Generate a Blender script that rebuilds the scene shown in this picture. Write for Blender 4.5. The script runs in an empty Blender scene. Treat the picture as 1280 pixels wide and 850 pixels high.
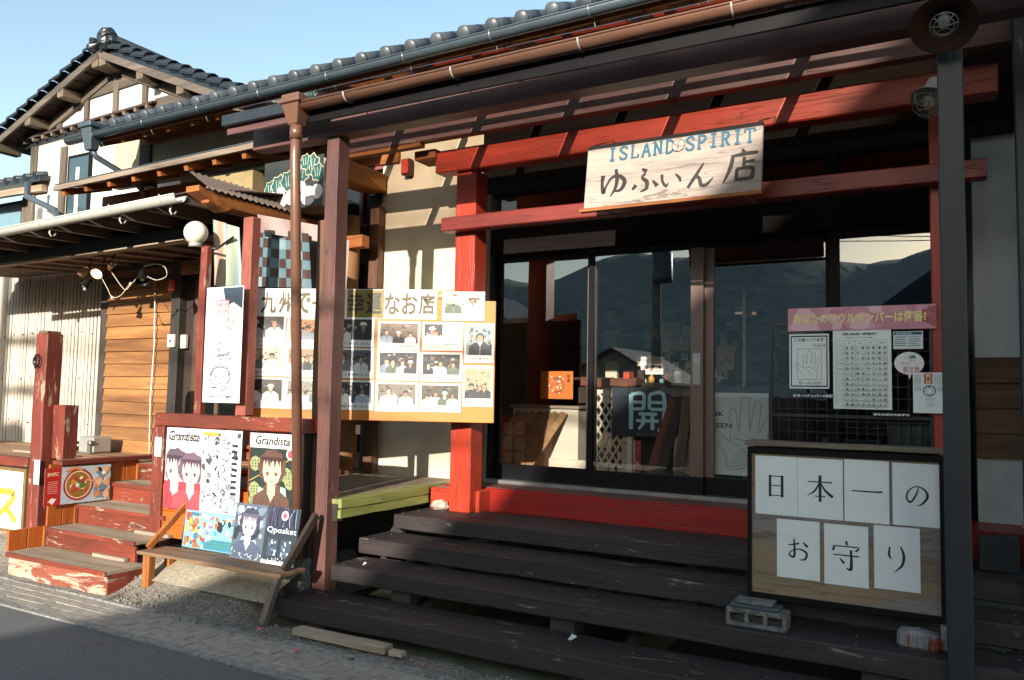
import bpy, math, random
from mathutils import Vector, Matrix, noise
R = math.radians
rnd = random.Random(7)
sc = bpy.context.scene
COL = sc.collection

# ------------------------------------------------------------------ camera
CAM = Vector((0.0, -6.3, 1.6))
FPX = 1000.0
yaw, pit, rol = R(29.5), R(3.85), R(-1.06)
fwd = Vector((-math.sin(yaw) * math.cos(pit), math.cos(yaw) * math.cos(pit), math.sin(pit)))
rt = Vector((math.cos(yaw), math.sin(yaw), 0)); dn = fwd.cross(rt)
cr = rt * math.cos(rol) + dn * math.sin(rol); cd = dn * math.cos(rol) - rt * math.sin(rol)
cam = bpy.data.cameras.new('camera'); cam.sensor_width = 36; cam.lens = 36 * FPX / 1280
cam.clip_start = 0.05; cam.clip_end = 6000
co = bpy.data.objects.new('camera', cam); COL.objects.link(co)
mw = Matrix((cr, -cd, -fwd)).transposed().to_4x4(); mw.translation = CAM
co.matrix_world = mw; sc.camera = co

def at(x, y, ax, v):
    """the world point on the plane ax = v that stands at this spot of the 1280 x 850 picture"""
    d = cr * (x - 640) + cd * (y - 425) + fwd * FPX
    i = 'xyz'.index(ax)
    return CAM + d * ((v - CAM[i]) / d[i])
def hit(x, y, O, N):
    d = cr * (x - 640) + cd * (y - 425) + fwd * FPX
    return CAM + d * (N.dot(O - CAM) / N.dot(d))

# ------------------------------------------------------------------ world, sun, exposure
SUN = Vector((0.22, -1.0, 0.29)).normalized()          # towards the sun
w = bpy.data.worlds.new('World'); sc.world = w; w.use_nodes = True
nt = w.node_tree; nt.nodes.clear()
sky = nt.nodes.new('ShaderNodeTexSky'); sky.sky_type = 'NISHITA'; sky.sun_disc = False
sky.sun_elevation = math.asin(SUN.z); sky.sun_rotation = math.atan2(SUN.x, SUN.y)
sky.air_density = 1.0; sky.dust_density = 0.8; sky.ozone_density = 1.6; sky.altitude = 100
bg = nt.nodes.new('ShaderNodeBackground'); bg.inputs['Strength'].default_value = 0.15
wo = nt.nodes.new('ShaderNodeOutputWorld')
tint = nt.nodes.new('ShaderNodeMixRGB'); tint.blend_type = 'MULTIPLY'; tint.inputs[0].default_value = 1; tint.inputs[2].default_value = (1.22, 1.14, 0.95, 1)
nt.links.new(sky.outputs[0], tint.inputs[1]); nt.links.new(tint.outputs[0], bg.inputs[0]); nt.links.new(bg.outputs[0], wo.inputs[0])
sl = bpy.data.lights.new('sun', 'SUN'); sl.energy = 5.0; sl.angle = R(0.5); sl.color = (1.0, 0.92, 0.80)
so = bpy.data.objects.new('sun', sl); COL.objects.link(so)
so.rotation_euler = SUN.to_track_quat('Z', 'Y').to_euler()
sc.view_settings.view_transform = 'Standard'; sc.view_settings.look = 'None'
sc.view_settings.gamma = 1; sc.view_settings.exposure = 0.95
sc.render.engine = 'CYCLES'
sc.cycles.max_bounces = 8; sc.cycles.transparent_max_bounces = 16; sc.cycles.sample_clamp_indirect = 6
sc.cycles.use_denoising = True; sc.cycles.caustics_reflective = False; sc.cycles.caustics_refractive = False

# ------------------------------------------------------------------ materials
def lin(h):
    if isinstance(h, str):
        h = [int(h[i:i + 2], 16) / 255 for i in (0, 2, 4)]
        return tuple(c / 12.92 if c <= 0.04045 else ((c + 0.055) / 1.055) ** 2.4 for c in h) + (1,)
    if isinstance(h, (int, float)): return (h, h, h, 1)
    return tuple(h) + ((1,) if len(h) == 3 else ())
class NT:
    def __init__(s, name):
        s.m = bpy.data.materials.new(name); s.m.use_nodes = True; s.t = s.m.node_tree; s.t.nodes.clear()
        s.out = s.n('ShaderNodeOutputMaterial')
    def n(s, typ, **kw):
        x = s.t.nodes.new(typ)
        for k, v in kw.items():
            if k.startswith('i_'):
                x.inputs[k[2:].replace('_', ' ')].default_value = v
            else: setattr(x, k, v)
        return x
    def l(s, a, b): s.t.links.new(a, b)
    def coords(s, scale, rand=True, gen=False):
        tc = s.n('ShaderNodeTexCoord'); src = tc.outputs['Object']
        if rand:
            oi = s.n('ShaderNodeObjectInfo'); vm = s.n('ShaderNodeVectorMath', operation='SCALE')
            cb = s.n('ShaderNodeCombineXYZ'); 
            for k in range(3): s.l(oi.outputs['Random'], cb.inputs[k])
            s.l(cb.outputs[0], vm.inputs[0]); vm.inputs['Scale'].default_value = 37.0
            ad = s.n('ShaderNodeVectorMath', operation='ADD'); s.l(src, ad.inputs[0]); s.l(vm.outputs[0], ad.inputs[1]); src = ad.outputs[0]
            s.rand = oi.outputs['Random']
        mp = s.n('ShaderNodeMapping'); s.l(src, mp.inputs[0]); mp.inputs['Scale'].default_value = scale
        return mp.outputs[0]
    def noise(s, vec, scale, detail=4, rough=0.6, dist=0.0):
        x = s.n('ShaderNodeTexNoise'); s.l(vec, x.inputs['Vector'])
        x.inputs['Scale'].default_value = scale; x.inputs['Detail'].default_value = detail
        x.inputs['Roughness'].default_value = rough; x.inputs['Distortion'].default_value = dist
        return x.outputs[0]
    def ramp(s, f, a, b, c0=(0, 0, 0, 1), c1=(1, 1, 1, 1)):
        x = s.n('ShaderNodeValToRGB'); s.l(f, x.inputs[0]); e = x.color_ramp.elements
        e[0].position = a; e[1].position = b; e[0].color = c0; e[1].color = c1
        return x.outputs[0]
    def mix(s, f, a, b, typ='MIX'):
        x = s.n('ShaderNodeMixRGB', blend_type=typ)
        for k, v in ((0, f), (1, a), (2, b)):
            if hasattr(v, 'is_linked'): s.l(v, x.inputs[k])
            else: x.inputs[k].default_value = v
        return x.outputs[0]
    def math(s, op, a, b):
        x = s.n('ShaderNodeMath', operation=op)
        for k, v in ((0, a), (1, b)):
            if hasattr(v, 'is_linked'): s.l(v, x.inputs[k])
            else: x.inputs[k].default_value = v
        return x.outputs[0]
    def bump(s, h, strength=0.3, dist=0.01):
        x = s.n('ShaderNodeBump'); s.l(h, x.inputs['Height']); x.inputs['Strength'].default_value = strength
        x.inputs['Distance'].default_value = dist; return x.outputs[0]
    def pbr(s, col, rough=0.6, metal=0.0, normal=None, spec=None, **kw):
        p = s.n('ShaderNodeBsdfPrincipled')
        for k, v in (('Base Color', col), ('Roughness', rough), ('Metallic', metal), ('Normal', normal), ('Specular IOR Level', spec)):
            if v is None: continue
            if hasattr(v, 'is_linked'): s.l(v, p.inputs[k])
            else: p.inputs[k].default_value = v
        s.l(p.outputs[0], s.out.inputs[0]); s.p = p; return s.m
AX = {'x': (0.07, 1, 1), 'y': (1, 0.07, 1), 'z': (1, 1, 0.07)}
_mc = {}
def wood(c1, c2, ax='x', sc_=9, rough=0.75, bump=0.35, spread=0.35):
    k = ('wood', c1, c2, ax, sc_, rough)
    if k in _mc: return _mc[k]
    t = NT('wood_grain'); v = t.coords(AX[ax])
    big = t.noise(v, sc_, 5, 0.65, 0.6); fine = t.noise(v, sc_ * 6, 3, 0.6)
    col = t.mix(t.ramp(big, 0.32, 0.68), lin(c1), lin(c2))
    col = t.mix(0.55, col, t.ramp(fine, 0.25, 0.7, (0.55, 0.55, 0.55, 1), (1.12, 1.12, 1.12, 1)), 'MULTIPLY')
    tone = t.math('ADD', t.math('MULTIPLY', t.rand, spread), 1 - spread / 2)
    g = t.n('ShaderNodeCombineXYZ')
    for i in range(3): t.l(tone, g.inputs[i])
    col = t.mix(1.0, col, g.outputs[0], 'MULTIPLY')
    _mc[k] = t.pbr(col, rough, 0, t.bump(t.math('ADD', big, t.math('MULTIPLY', fine, 0.6)), bump, 0.006)); return _mc[k]
def paint(c, under, amt=0.42, ax='x', sc_=7, rough=0.45, c2=None, bump=0.35, spread=.12):
    k = ('paint', c, under, amt, ax, sc_, rough)
    if k in _mc: return _mc[k]
    t = NT('weathered_paint'); v = t.coords((AX[ax][0] * 3 if ax == 'x' else 1, AX[ax][1] * 3 if ax == 'y' else 1, AX[ax][2] * 3 if ax == 'z' else 1))
    chip = t.noise(v, sc_, 7, 0.72, 0.4); tone = t.noise(v, sc_ * 0.35, 3); v2 = t.coords(AX[ax]); gr = t.noise(v2, 40, 3)
    base = t.mix(t.ramp(tone, 0.3, 0.7), lin(c), lin(c2) if c2 else tuple(x * 0.72 for x in lin(c)[:3]) + (1,))
    mask = t.ramp(chip, amt - 0.012, amt + 0.012)
    und = t.mix(t.ramp(gr, 0.3, 0.7), lin(under), tuple(x * 0.6 for x in lin(under)[:3]) + (1,))
    col = t.mix(mask, und, base)
    col = t.mix(0.35, col, t.ramp(gr, 0.2, 0.75, (0.7, 0.7, 0.7, 1), (1.1, 1.1, 1.1, 1)), 'MULTIPLY')
    h = t.math('ADD', mask, t.math('MULTIPLY', gr, 0.8))
    st = t.noise(v, sc_ * .9, 6, .7, 1.0); col = t.mix(0.55, col, t.ramp(st, .3, .62, (.42, .42, .43, 1), (1.1, 1.08, 1.05, 1)), 'MULTIPLY')
    crk = t.noise(v2, 16, 2, .5); ck = t.ramp(crk, .485, .5); ck2 = t.ramp(crk, .5, .515, (1, 1, 1, 1), (0, 0, 0, 1)); line = t.math('MULTIPLY', ck, ck2); col = t.mix(t.math('MULTIPLY', line, .5), col, (.02, .015, .015, 1))
    h = t.math('SUBTRACT', h, t.math('MULTIPLY', line, .8))
    _mc[k] = t.pbr(col, rough, 0, t.bump(h, bump, 0.004)); return _mc[k]
def plain(c, rough=0.5, metal=0.0, var=0.15, sc_=6, bump=0.05, name='painted_surface', c2=None):
    k = ('plain', c, rough, metal, var, sc_, bump)
    if k in _mc: return _mc[k]
    t = NT(name); v = t.coords((1, 1, 1)); n = t.noise(v, sc_, 6, 0.65)
    lo = lin(c2) if c2 else tuple(x * (1 - var) for x in lin(c)[:3]) + (1,)
    col = t.mix(t.ramp(n, 0.3, 0.7), lo, lin(c))
    f = t.noise(v, sc_ * 9, 3)
    rr = t.math('ADD', t.math('MULTIPLY', n, 0.25), rough - 0.12)
    _mc[k] = t.pbr(col, rr, metal, t.bump(t.math('ADD', n, t.math('MULTIPLY', f, .4)), bump, 0.01)); return _mc[k]
def grit(c1, c2, sc_, rough=0.9, bump=0.6, big=0.7, name='rough_ground'):
    k = ('grit', c1, c2, sc_)
    if k in _mc: return _mc[k]
    t = NT(name); v = t.coords((1, 1, 1), rand=False)
    a = t.noise(v, sc_, 2, 0.7); b = t.noise(v, big, 5, 0.6); c = t.noise(v, sc_ * 3.1, 2, .6)
    col = t.mix(t.ramp(a, 0.35, 0.68), lin(c1), lin(c2))
    col = t.mix(0.6, col, t.ramp(b, 0.3, 0.7, (0.62, 0.62, 0.62, 1), (1.2, 1.2, 1.2, 1)), 'MULTIPLY')
    col = t.mix(0.4, col, t.ramp(c, 0.3, 0.7, (0.6, 0.6, 0.6, 1), (1.2, 1.2, 1.2, 1)), 'MULTIPLY')
    _mc[k] = t.pbr(col, rough, 0, t.bump(t.math('ADD', a, c), bump, 0.006)); return _mc[k]
def plaster(c, c2, sc_=2.2):
    k = ('plaster', c, c2)
    if k in _mc: return _mc[k]
    t = NT('plaster'); v = t.coords((1, 1, 1), rand=False)
    a = t.noise(v, sc_, 7, 0.62, .3); b = t.noise(v, 45, 4, 0.7); d = t.noise(v, 9, 6, .7, 1.2)
    col = t.mix(t.ramp(a, 0.35, 0.7), lin(c2), lin(c))
    col = t.mix(t.ramp(d, 0.22, 0.30), tuple(x * .55 for x in lin(c2)[:3]) + (1,), col)
    _mc[k] = t.pbr(col, 0.9, 0, t.bump(t.math('ADD', b, t.math('MULTIPLY', a, 2.0)), 0.45, 0.006)); return _mc[k]
def glass(tint, refl_min=0.04, name='window_glass', rough=0.0, ior=1.5, gl=(1, 1, 1, 1)):
    k = ('glass', tint, refl_min, rough)
    if k in _mc: return _mc[k]
    t = NT(name); tr = t.n('ShaderNodeBsdfTransparent'); tr.inputs[0].default_value = lin(tint)
    g = t.n('ShaderNodeBsdfGlossy'); g.inputs['Roughness'].default_value = rough; g.inputs['Color'].default_value = gl
    tc = t.n('ShaderNodeTexCoord'); n = t.noise(tc.outputs['Object'], 0.9, 1)
    t.l(t.bump(n, 0.06, 0.02), g.inputs['Normal'])
    fr = t.n('ShaderNodeFresnel'); fr.inputs[0].default_value = ior; ge = t.n('ShaderNodeNewGeometry')
    f = t.math('MULTIPLY', t.math('ADD', t.math('MULTIPLY', fr.outputs[0], 1.6), refl_min), t.math('SUBTRACT', 1.0, ge.outputs['Backfacing']))
    mx = t.n('ShaderNodeMixShader'); t.l(f, mx.inputs[0]); t.l(tr.outputs[0], mx.inputs[1]); t.l(g.outputs[0], mx.inputs[2])
    t.l(mx.outputs[0], t.out.inputs[0]); _mc[k] = t.m; return t.m
def emit(c, s):
    t = NT('lamp_glow'); e = t.n('ShaderNodeEmission'); e.inputs[0].default_value = lin(c); e.inputs[1].default_value = s
    t.l(e.outputs[0], t.out.inputs[0]); return t.m
def print_mat(rough=0.55):
    t = NT('printed_paper'); a = t.n('ShaderNodeVertexColor'); a.layer_name = 'Col'
    v = t.coords((1, 1, 1)); n = t.noise(v, 7, 4); f = t.noise(v, 60, 3)
    col = t.mix(0.5, a.outputs[0], t.ramp(n, 0.3, 0.7, (0.74, 0.74, 0.73, 1), (.88, .88, .88, 1)), 'MULTIPLY')
    return t.pbr(col, rough, 0, t.bump(t.math('ADD', n, t.math('MULTIPLY', f, .1)), 0.25, 0.02))
PRINT = print_mat()

RED = paint('AE3822', '84503E', 0.335, 'x', 6, 0.4); REDZ = paint('AE3822', '84503E', 0.335, 'z', 6, 0.4)
NUKI = paint('822A22', '7A5A50', 0.34, 'x', 6, 0.45)
OLDRED_X = paint('8A3A26', 'B39C86', 0.39, 'x', 12, 0.6, '602A1C'); OLDRED_Z = paint('8A3A2A', 'B39C86', 0.41, 'z', 12, 0.6, '602A1E')
OLDRED_Y = paint('8A3A26', 'A98F7B', 0.39, 'y', 9, 0.6, '5E2218')
PURP_X = paint('6E4C48', '8C786E', 0.33, 'x', 6, 0.5, '523838'); PURP_Z = paint('745048', 'A38878', 0.35, 'z', 8, 0.45, '553A36')
PURP_Y = paint('3E2B2C', '8C7468', 0.30, 'y', 5, 0.5)
STEP = paint('332A2B', '7E746E', 0.37, 'x', 14, 0.66, '241D1F', 0.7)
DARK = plain('171517', 0.45, 0.0, 0.3); BLACKM = plain('1B1D20', 0.35, 0.0, 0.2)
BRONZE = plain('131316', 0.5, 0.0, 0.2)
for m_ in (DARK, BRONZE): m_.node_tree.nodes['Principled BSDF'].inputs['Specular IOR Level'].default_value = .12
MATT = wood('1C1715', '0E0B0A', 'x', 7, .95); MATT.node_tree.nodes['Principled BSDF'].inputs['Specular IOR Level'].default_value = .1
STILE = plain('6E5A52', 0.38, 0.35, 0.25)
ORANGE_Y = wood('A8652C', '6E3A16', 'y'); ORANGE_X = wood('A8652C', '6E3A16', 'x'); ORANGE_Z = wood('B06C30', '7A4218', 'z')
SIDING = wood('A2723F', '73492A', 'x', 7, 0.6, 0.3)
GREYW_X = wood('8C7C6C', '4E443C', 'x'); GREYW_Z = wood('8C7C6C', '4E443C', 'z'); GREYW_Y = wood('8C7C6C', '4E443C', 'y')
PALEW_X = wood('B3A18E', '7B6A5A', 'x', 10)
LOG = wood('8A5F38', '4A3220', 'z', 6); LOGY = wood('B27334', '6B4020', 'y', 5)
DKWOOD_X = wood('3A2C24', '1E1713', 'x'); DKWOOD_Z = wood('3A2C24', '1E1713', 'z'); DKWOOD_Y = wood('3A2C24', '1E1713', 'y')
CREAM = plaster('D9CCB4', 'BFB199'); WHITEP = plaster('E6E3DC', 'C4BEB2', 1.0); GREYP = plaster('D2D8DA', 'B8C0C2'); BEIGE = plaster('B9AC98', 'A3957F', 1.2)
TILE = plain('50565C', 0.42, 0.1, 0.55, 5, 0.25); TILE_D = plain('2C3238', 0.35, 0.1, 0.35, 9, 0.15)
SLATE = plain('47535C', 0.4, 0.1, 0.2); COPPER = plain('86604E', 0.3, 0.4, 0.2, 4); WGUT = plain('B9B8AE', 0.45, 0, 0.15)
STEEL = plain('9A9C9A', 0.35, 0.7, 0.3); GALV = plain('A5A39C', 0.4, 0.2, 0.25, 3)
CONC = grit('6E6D6A', '9A9892', 28, 0.92, 0.5, 1.5, 'concrete'); CONCD = grit('4A4A4A', '7C7B78', 30, 0.92, 0.6, 1.7, 'concrete')
ASPH = grit('4A4C4E', '858584', 160, 0.85, 0.8, 0.5, 'asphalt'); DIRT = grit('544E48', 'A89D8E', 70, 0.95, 0.7, 2.5, 'gravelly_dirt')
PAVER = plain('A39C90', 0.85, 0, 0.45, 14, 0.5); STONE = plain('8A847A', 0.9, 0, 0.45, 18, 0.5)
PANE = glass((0.93, 0.94, 0.94), 0.10); ROOFGLASS = glass((0.74, 0.70, 0.66), 0.05, 'smoky_roof_sheet', 0.02)
DKPANE = glass((0.35, 0.38, 0.40), 0.12)
GREENP = paint('8E9450', '6A6A40', 0.33, 'y', 7, 0.6); ORPAN = paint('C0621F', '8A4A22', 0.30, 'z', 6, 0.5); ORPAN_X = paint('C0621F', '8A4A22', 0.30, 'x', 6, 0.5)
BOARDY = plain('C47630', 0.6, 0, 0.14, 3)
CREAMW = plain('D8CDB8', 0.6, 0, 0.1); WHITEM = plain('D8D6D0', 0.45, 0, 0.1); NAVY = plain('1D2730', 0.8, 0, 0.2)

# ------------------------------------------------------------------ mesh builder
class MB:
    def __init__(s): s.v = []; s.f = []; s.c = []; s.sm = []
    def add(s, vs, fs, col=None, smooth=False):
        b = len(s.v); s.v += [Vector(v) for v in vs]
        for f in fs: s.f.append([b + i for i in f]); s.c.append(col); s.sm.append(smooth)
        return s
    def hexa(s, p, col=None):        # 8 points, bottom ring then top ring
        return s.add(p, [(3, 2, 1, 0), (4, 5, 6, 7), (0, 1, 5, 4), (1, 2, 6, 5), (2, 3, 7, 6), (3, 0, 4, 7)], col)
    def box(s, x0, x1, y0, y1, z0, z1, col=None):
        return s.hexa([(x0, y0, z0), (x1, y0, z0), (x1, y1, z0), (x0, y1, z0), (x0, y0, z1), (x1, y0, z1), (x1, y1, z1), (x0, y1, z1)], col)
    def plank(s, x0, x1, y0, y1, z0, z1, n=8, j=0.006, ax='x'):   # a board with a slightly uneven run
        st = []
        for k in range(n + 1):
            t = k / n; q = [rnd.uniform(-j, j) for _ in range(4)]
            if ax == 'x': X = x0 + (x1 - x0) * t; st.append([(X, y0 + q[0], z0 + q[1]), (X, y1 + q[2], z0 + q[1]), (X, y1 + q[2], z1 + q[3]), (X, y0 + q[0], z1 + q[3])])
            elif ax == 'y': Y = y0 + (y1 - y0) * t; st.append([(x1 + q[0], Y, z0 + q[1]), (x0 + q[2], Y, z0 + q[1]), (x0 + q[2], Y, z1 + q[3]), (x1 + q[0], Y, z1 + q[3])])
            else: Z = z0 + (z1 - z0) * t; st.append([(x0 + q[0], y0 + q[1], Z), (x0 + q[0], y1 + q[3], Z), (x1 + q[2], y1 + q[3], Z), (x1 + q[2], y0 + q[1], Z)])
        vs = [p for r in st for p in r]; fs = []
        for k in range(n):
            a = 4 * k
            for i in range(4): fs.append((a + i, a + (i + 1) % 4, a + 4 + (i + 1) % 4, a + 4 + i))
        fs += [(3, 2, 1, 0), (4 * n, 4 * n + 1, 4 * n + 2, 4 * n + 3)]
        return s.add(vs, fs)
    def bar(s, a, b, wd, ht, up=(0, 0, 1), col=None):     # beam from a to b, wd across, ht along up
        a, b = Vector(a), Vector(b); d = (b - a).normalized(); sd = d.cross(Vector(up)).normalized() * wd / 2; u = sd.cross(d).normalized() * ht / 2
        P = []
        for q in (a, b): P += [q - sd - u, q + sd - u, q + sd + u, q - sd + u]
        return s.add(P, [(0, 1, 2, 3), (7, 6, 5, 4), (0, 4, 5, 1), (1, 5, 6, 2), (2, 6, 7, 3), (3, 7, 4, 0)], col)
    def tube(s, pts, r, n=12, cap=True, col=None, arc=None):
        pts = [Vector(p) for p in pts]; rr = r if isinstance(r, (list, tuple)) else [r] * len(pts); vs = []
        ref = Vector((0, 0, 1))
        for i, p in enumerate(pts):
            d = (pts[min(i + 1, len(pts) - 1)] - pts[max(i - 1, 0)]).normalized()
            if abs(d.z) > 0.95: ref = Vector((0, 1, 0))
            sd = d.cross(ref).normalized(); u = sd.cross(d).normalized()
            for k in range(n):
                a = 2 * math.pi * k / n; vs.append(p + (sd * math.cos(a) + u * math.sin(a)) * rr[i])
        fs = [(i * n + k, i * n + (k + 1) % n, (i + 1) * n + (k + 1) % n, (i + 1) * n + k) for i in range(len(pts) - 1) for k in range(n)]
        s.add(vs, fs, col, True)
        if cap:
            m = len(pts) - 1; b = len(s.v) - len(vs)
            s.f.append([b + k for k in range(n)][::-1]); s.f.append([b + m * n + k for k in range(n)]); s.c += [col, col]; s.sm += [False, False]
        return s
    def gutter(s, a, b, r, n=8, th=0.004):                # half round trough, open to the top
        a, b = Vector(a), Vector(b); d = (b - a).normalized(); sd = Vector((0, 0, 1)).cross(d).normalized(); up = d.cross(sd)
        vs = []
        for rad in (r, r - th):
            for q in (a, b):
                for k in range(n + 1):
                    t = math.pi * k / n; vs.append(q + sd * math.cos(t) * rad - up * math.sin(t) * rad)
        m = n + 1; fs = []
        for k in range(n): fs.append((k, k + 1, m + k + 1, m + k)); fs.append((2 * m + k, 3 * m + k, 3 * m + k + 1, 2 * m + k + 1)); fs.append((k, 2 * m + k, 2 * m + k + 1, k + 1)); fs.append((m + k, m + k + 1, 3 * m + k + 1, 3 * m + k))
        fs += [(0, m, 3 * m, 2 * m), (n, 2 * m + n, 3 * m + n, m + n)]
        s.add(vs, fs, None, True)
        s.tube([a + sd * r, b + sd * r], 0.008, 6); s.tube([a - sd * r, b - sd * r], 0.008, 6)
        return s
    def lathe(s, c, prof, n=20, axis=(0, 0, 1), col=None, smooth=True):
        c = Vector(c); q = Vector((0, 0, 1)).rotation_difference(Vector(axis)); vs = []
        for r, h in prof:
            for k in range(n):
                a = 2 * math.pi * k / n; vs.append(c + q @ Vector((r * math.cos(a), r * math.sin(a), h)))
        fs = [(i * n + k, i * n + (k + 1) % n, (i + 1) * n + (k + 1) % n, (i + 1) * n + k) for i in range(len(prof) - 1) for k in range(n)]
        return s.add(vs, fs, col, smooth)
    def rock(s, c, rx, ry, rz, seed=0, n=7):
        vs = []; fs = []
        for i in range(1, n):
            for k in range(n + 2):
                t = math.pi * i / n; a = 2 * math.pi * k / (n + 2)
                p = Vector((math.sin(t) * math.cos(a), math.sin(t) * math.sin(a), math.cos(t)))
                p = p * (1 + 0.35 * noise.noise(p * 1.7 + Vector((seed * 3.1, seed, 0))))
                vs.append(Vector(c) + Vector((p.x * rx, p.y * ry, p.z * rz)))
        m = n + 2
        for i in range(n - 2):
            for k in range(m): fs.append((i * m + k, i * m + (k + 1) % m, (i + 1) * m + (k + 1) % m, (i + 1) * m + k)[::-1])
        fs.append(tuple(range(m))); fs.append(tuple((n - 2) * m + k for k in range(m))[::-1])
        return s.add(vs, fs)
    def make(s, name, mat, root=None, origin=None, bev=0):
        o = Vector(origin) if origin is not None else Vector((0, 0, 0))
        if root is not None: o = wl(root)
        me = bpy.data.meshes.new(name)
        me.from_pydata([v - o for v in s.v], [], s.f)
        me.polygons.foreach_set('use_smooth', s.sm)
        if any(c is not None for c in s.c):
            at_ = me.color_attributes.new('Col', 'FLOAT_COLOR', 'CORNER'); buf = []
            for p, c in zip(me.polygons, s.c): buf += list(lin(c if c is not None else 'FFFFFF')) * p.loop_total
            at_.data.foreach_set('color', buf)
        me.materials.append(mat); me.update()
        ob = bpy.data.objects.new(name, me); COL.objects.link(ob)
        if root is not None: ob.parent = root
        else: ob.location = o
        if bev:
            b = ob.modifiers.new('edge', 'BEVEL'); b.width = bev; b.segments = 1; b.limit_method = 'ANGLE'; b.angle_limit = R(40)
        return ob
def wl(o):
    v = Vector(o.location)
    while o.parent: o = o.parent; v += Vector(o.location)
    return v
def tag(o, label=None, cat=None, group=None, kind=None):
    if label: o['label'] = label
    if cat: o['category'] = cat
    if group: o['group'] = group
    if kind: o['kind'] = kind
    return o
def thing(name, label, cat, loc=(0, 0, 0), group=None):
    o = bpy.data.objects.new(name, None); COL.objects.link(o); o.location = loc; o.empty_display_size = 0.1
    return tag(o, label, cat, group)
def one(name, label, cat, mb, mat, loc=None, bev=0, group=None):
    if loc is None:
        xs = [v.x for v in mb.v]; ys = [v.y for v in mb.v]; zs = [v.z for v in mb.v]
        loc = ((min(xs) + max(xs)) / 2, (min(ys) + max(ys)) / 2, min(zs))
    return tag(mb.make(name, mat, None, loc, bev), label, cat, group)
def struct(name, mb, mat):
    return tag(mb.make(name, mat), kind='structure')
def part(name, mb, mat, root, bev=0, label=None): return tag(mb.make(name, mat, root, None, bev), label)
def dup(o, dx, root=None):      # a shifted copy of a part, sharing its mesh
    c = o.copy(); COL.objects.link(c); c.location = Vector(o.location) + Vector(dx)
    if root: c.parent = root
    return c
def dup_tree(o, dx, label=None):
    c = o.copy(); COL.objects.link(c); c.location = Vector(o.location) + Vector(dx)
    if label: c['label'] = label
    for ch in list(o.children):
        d = ch.copy(); COL.objects.link(d); d.parent = c
        for g in list(ch.children):
            e = g.copy(); COL.objects.link(e); e.parent = d
    return c

# ------------------------------------------------------------------ lettering and print
_gl = {}
def glyphs(body, bold):
    k = (body, bold)
    if k not in _gl:
        c = bpy.data.curves.new('t', 'FONT'); c.body = body; c.size = 1; c.resolution_u = 2; c.offset = bold
        o = bpy.data.objects.new('t', c); COL.objects.link(o); bpy.context.view_layer.update()
        e = o.evaluated_get(bpy.context.evaluated_depsgraph_get()); m = e.to_mesh()
        vs = [(v.co.x, v.co.y) for v in m.vertices]; fs = [tuple(p.vertices) for p in m.polygons]
        e.to_mesh_clear(); bpy.data.objects.remove(o); bpy.data.curves.remove(c)
        xs = [v[0] for v in vs] or [0]; ys = [v[1] for v in vs] or [0]
        _gl[k] = (vs, fs, min(xs), max(xs), min(ys), max(ys))
    return _gl[k]
def smooth_line(P, n=6):
    if len(P) < 3: return [tuple(p) for p in P]
    out = []
    for i in range(len(P) - 1):
        p0, p1, p2, p3 = P[max(i - 1, 0)], P[i], P[i + 1], P[min(i + 2, len(P) - 1)]
        for k in range(n):
            t = k / n
            out.append(tuple(0.5 * (2 * b + (c - a) * t + (2 * a - 5 * b + 4 * c - d) * t * t + (3 * b - a - 3 * c + d) * t ** 3) for a, b, c, d in zip(p0, p1, p2, p3)))
    out.append(tuple(P[-1])); return out
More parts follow.
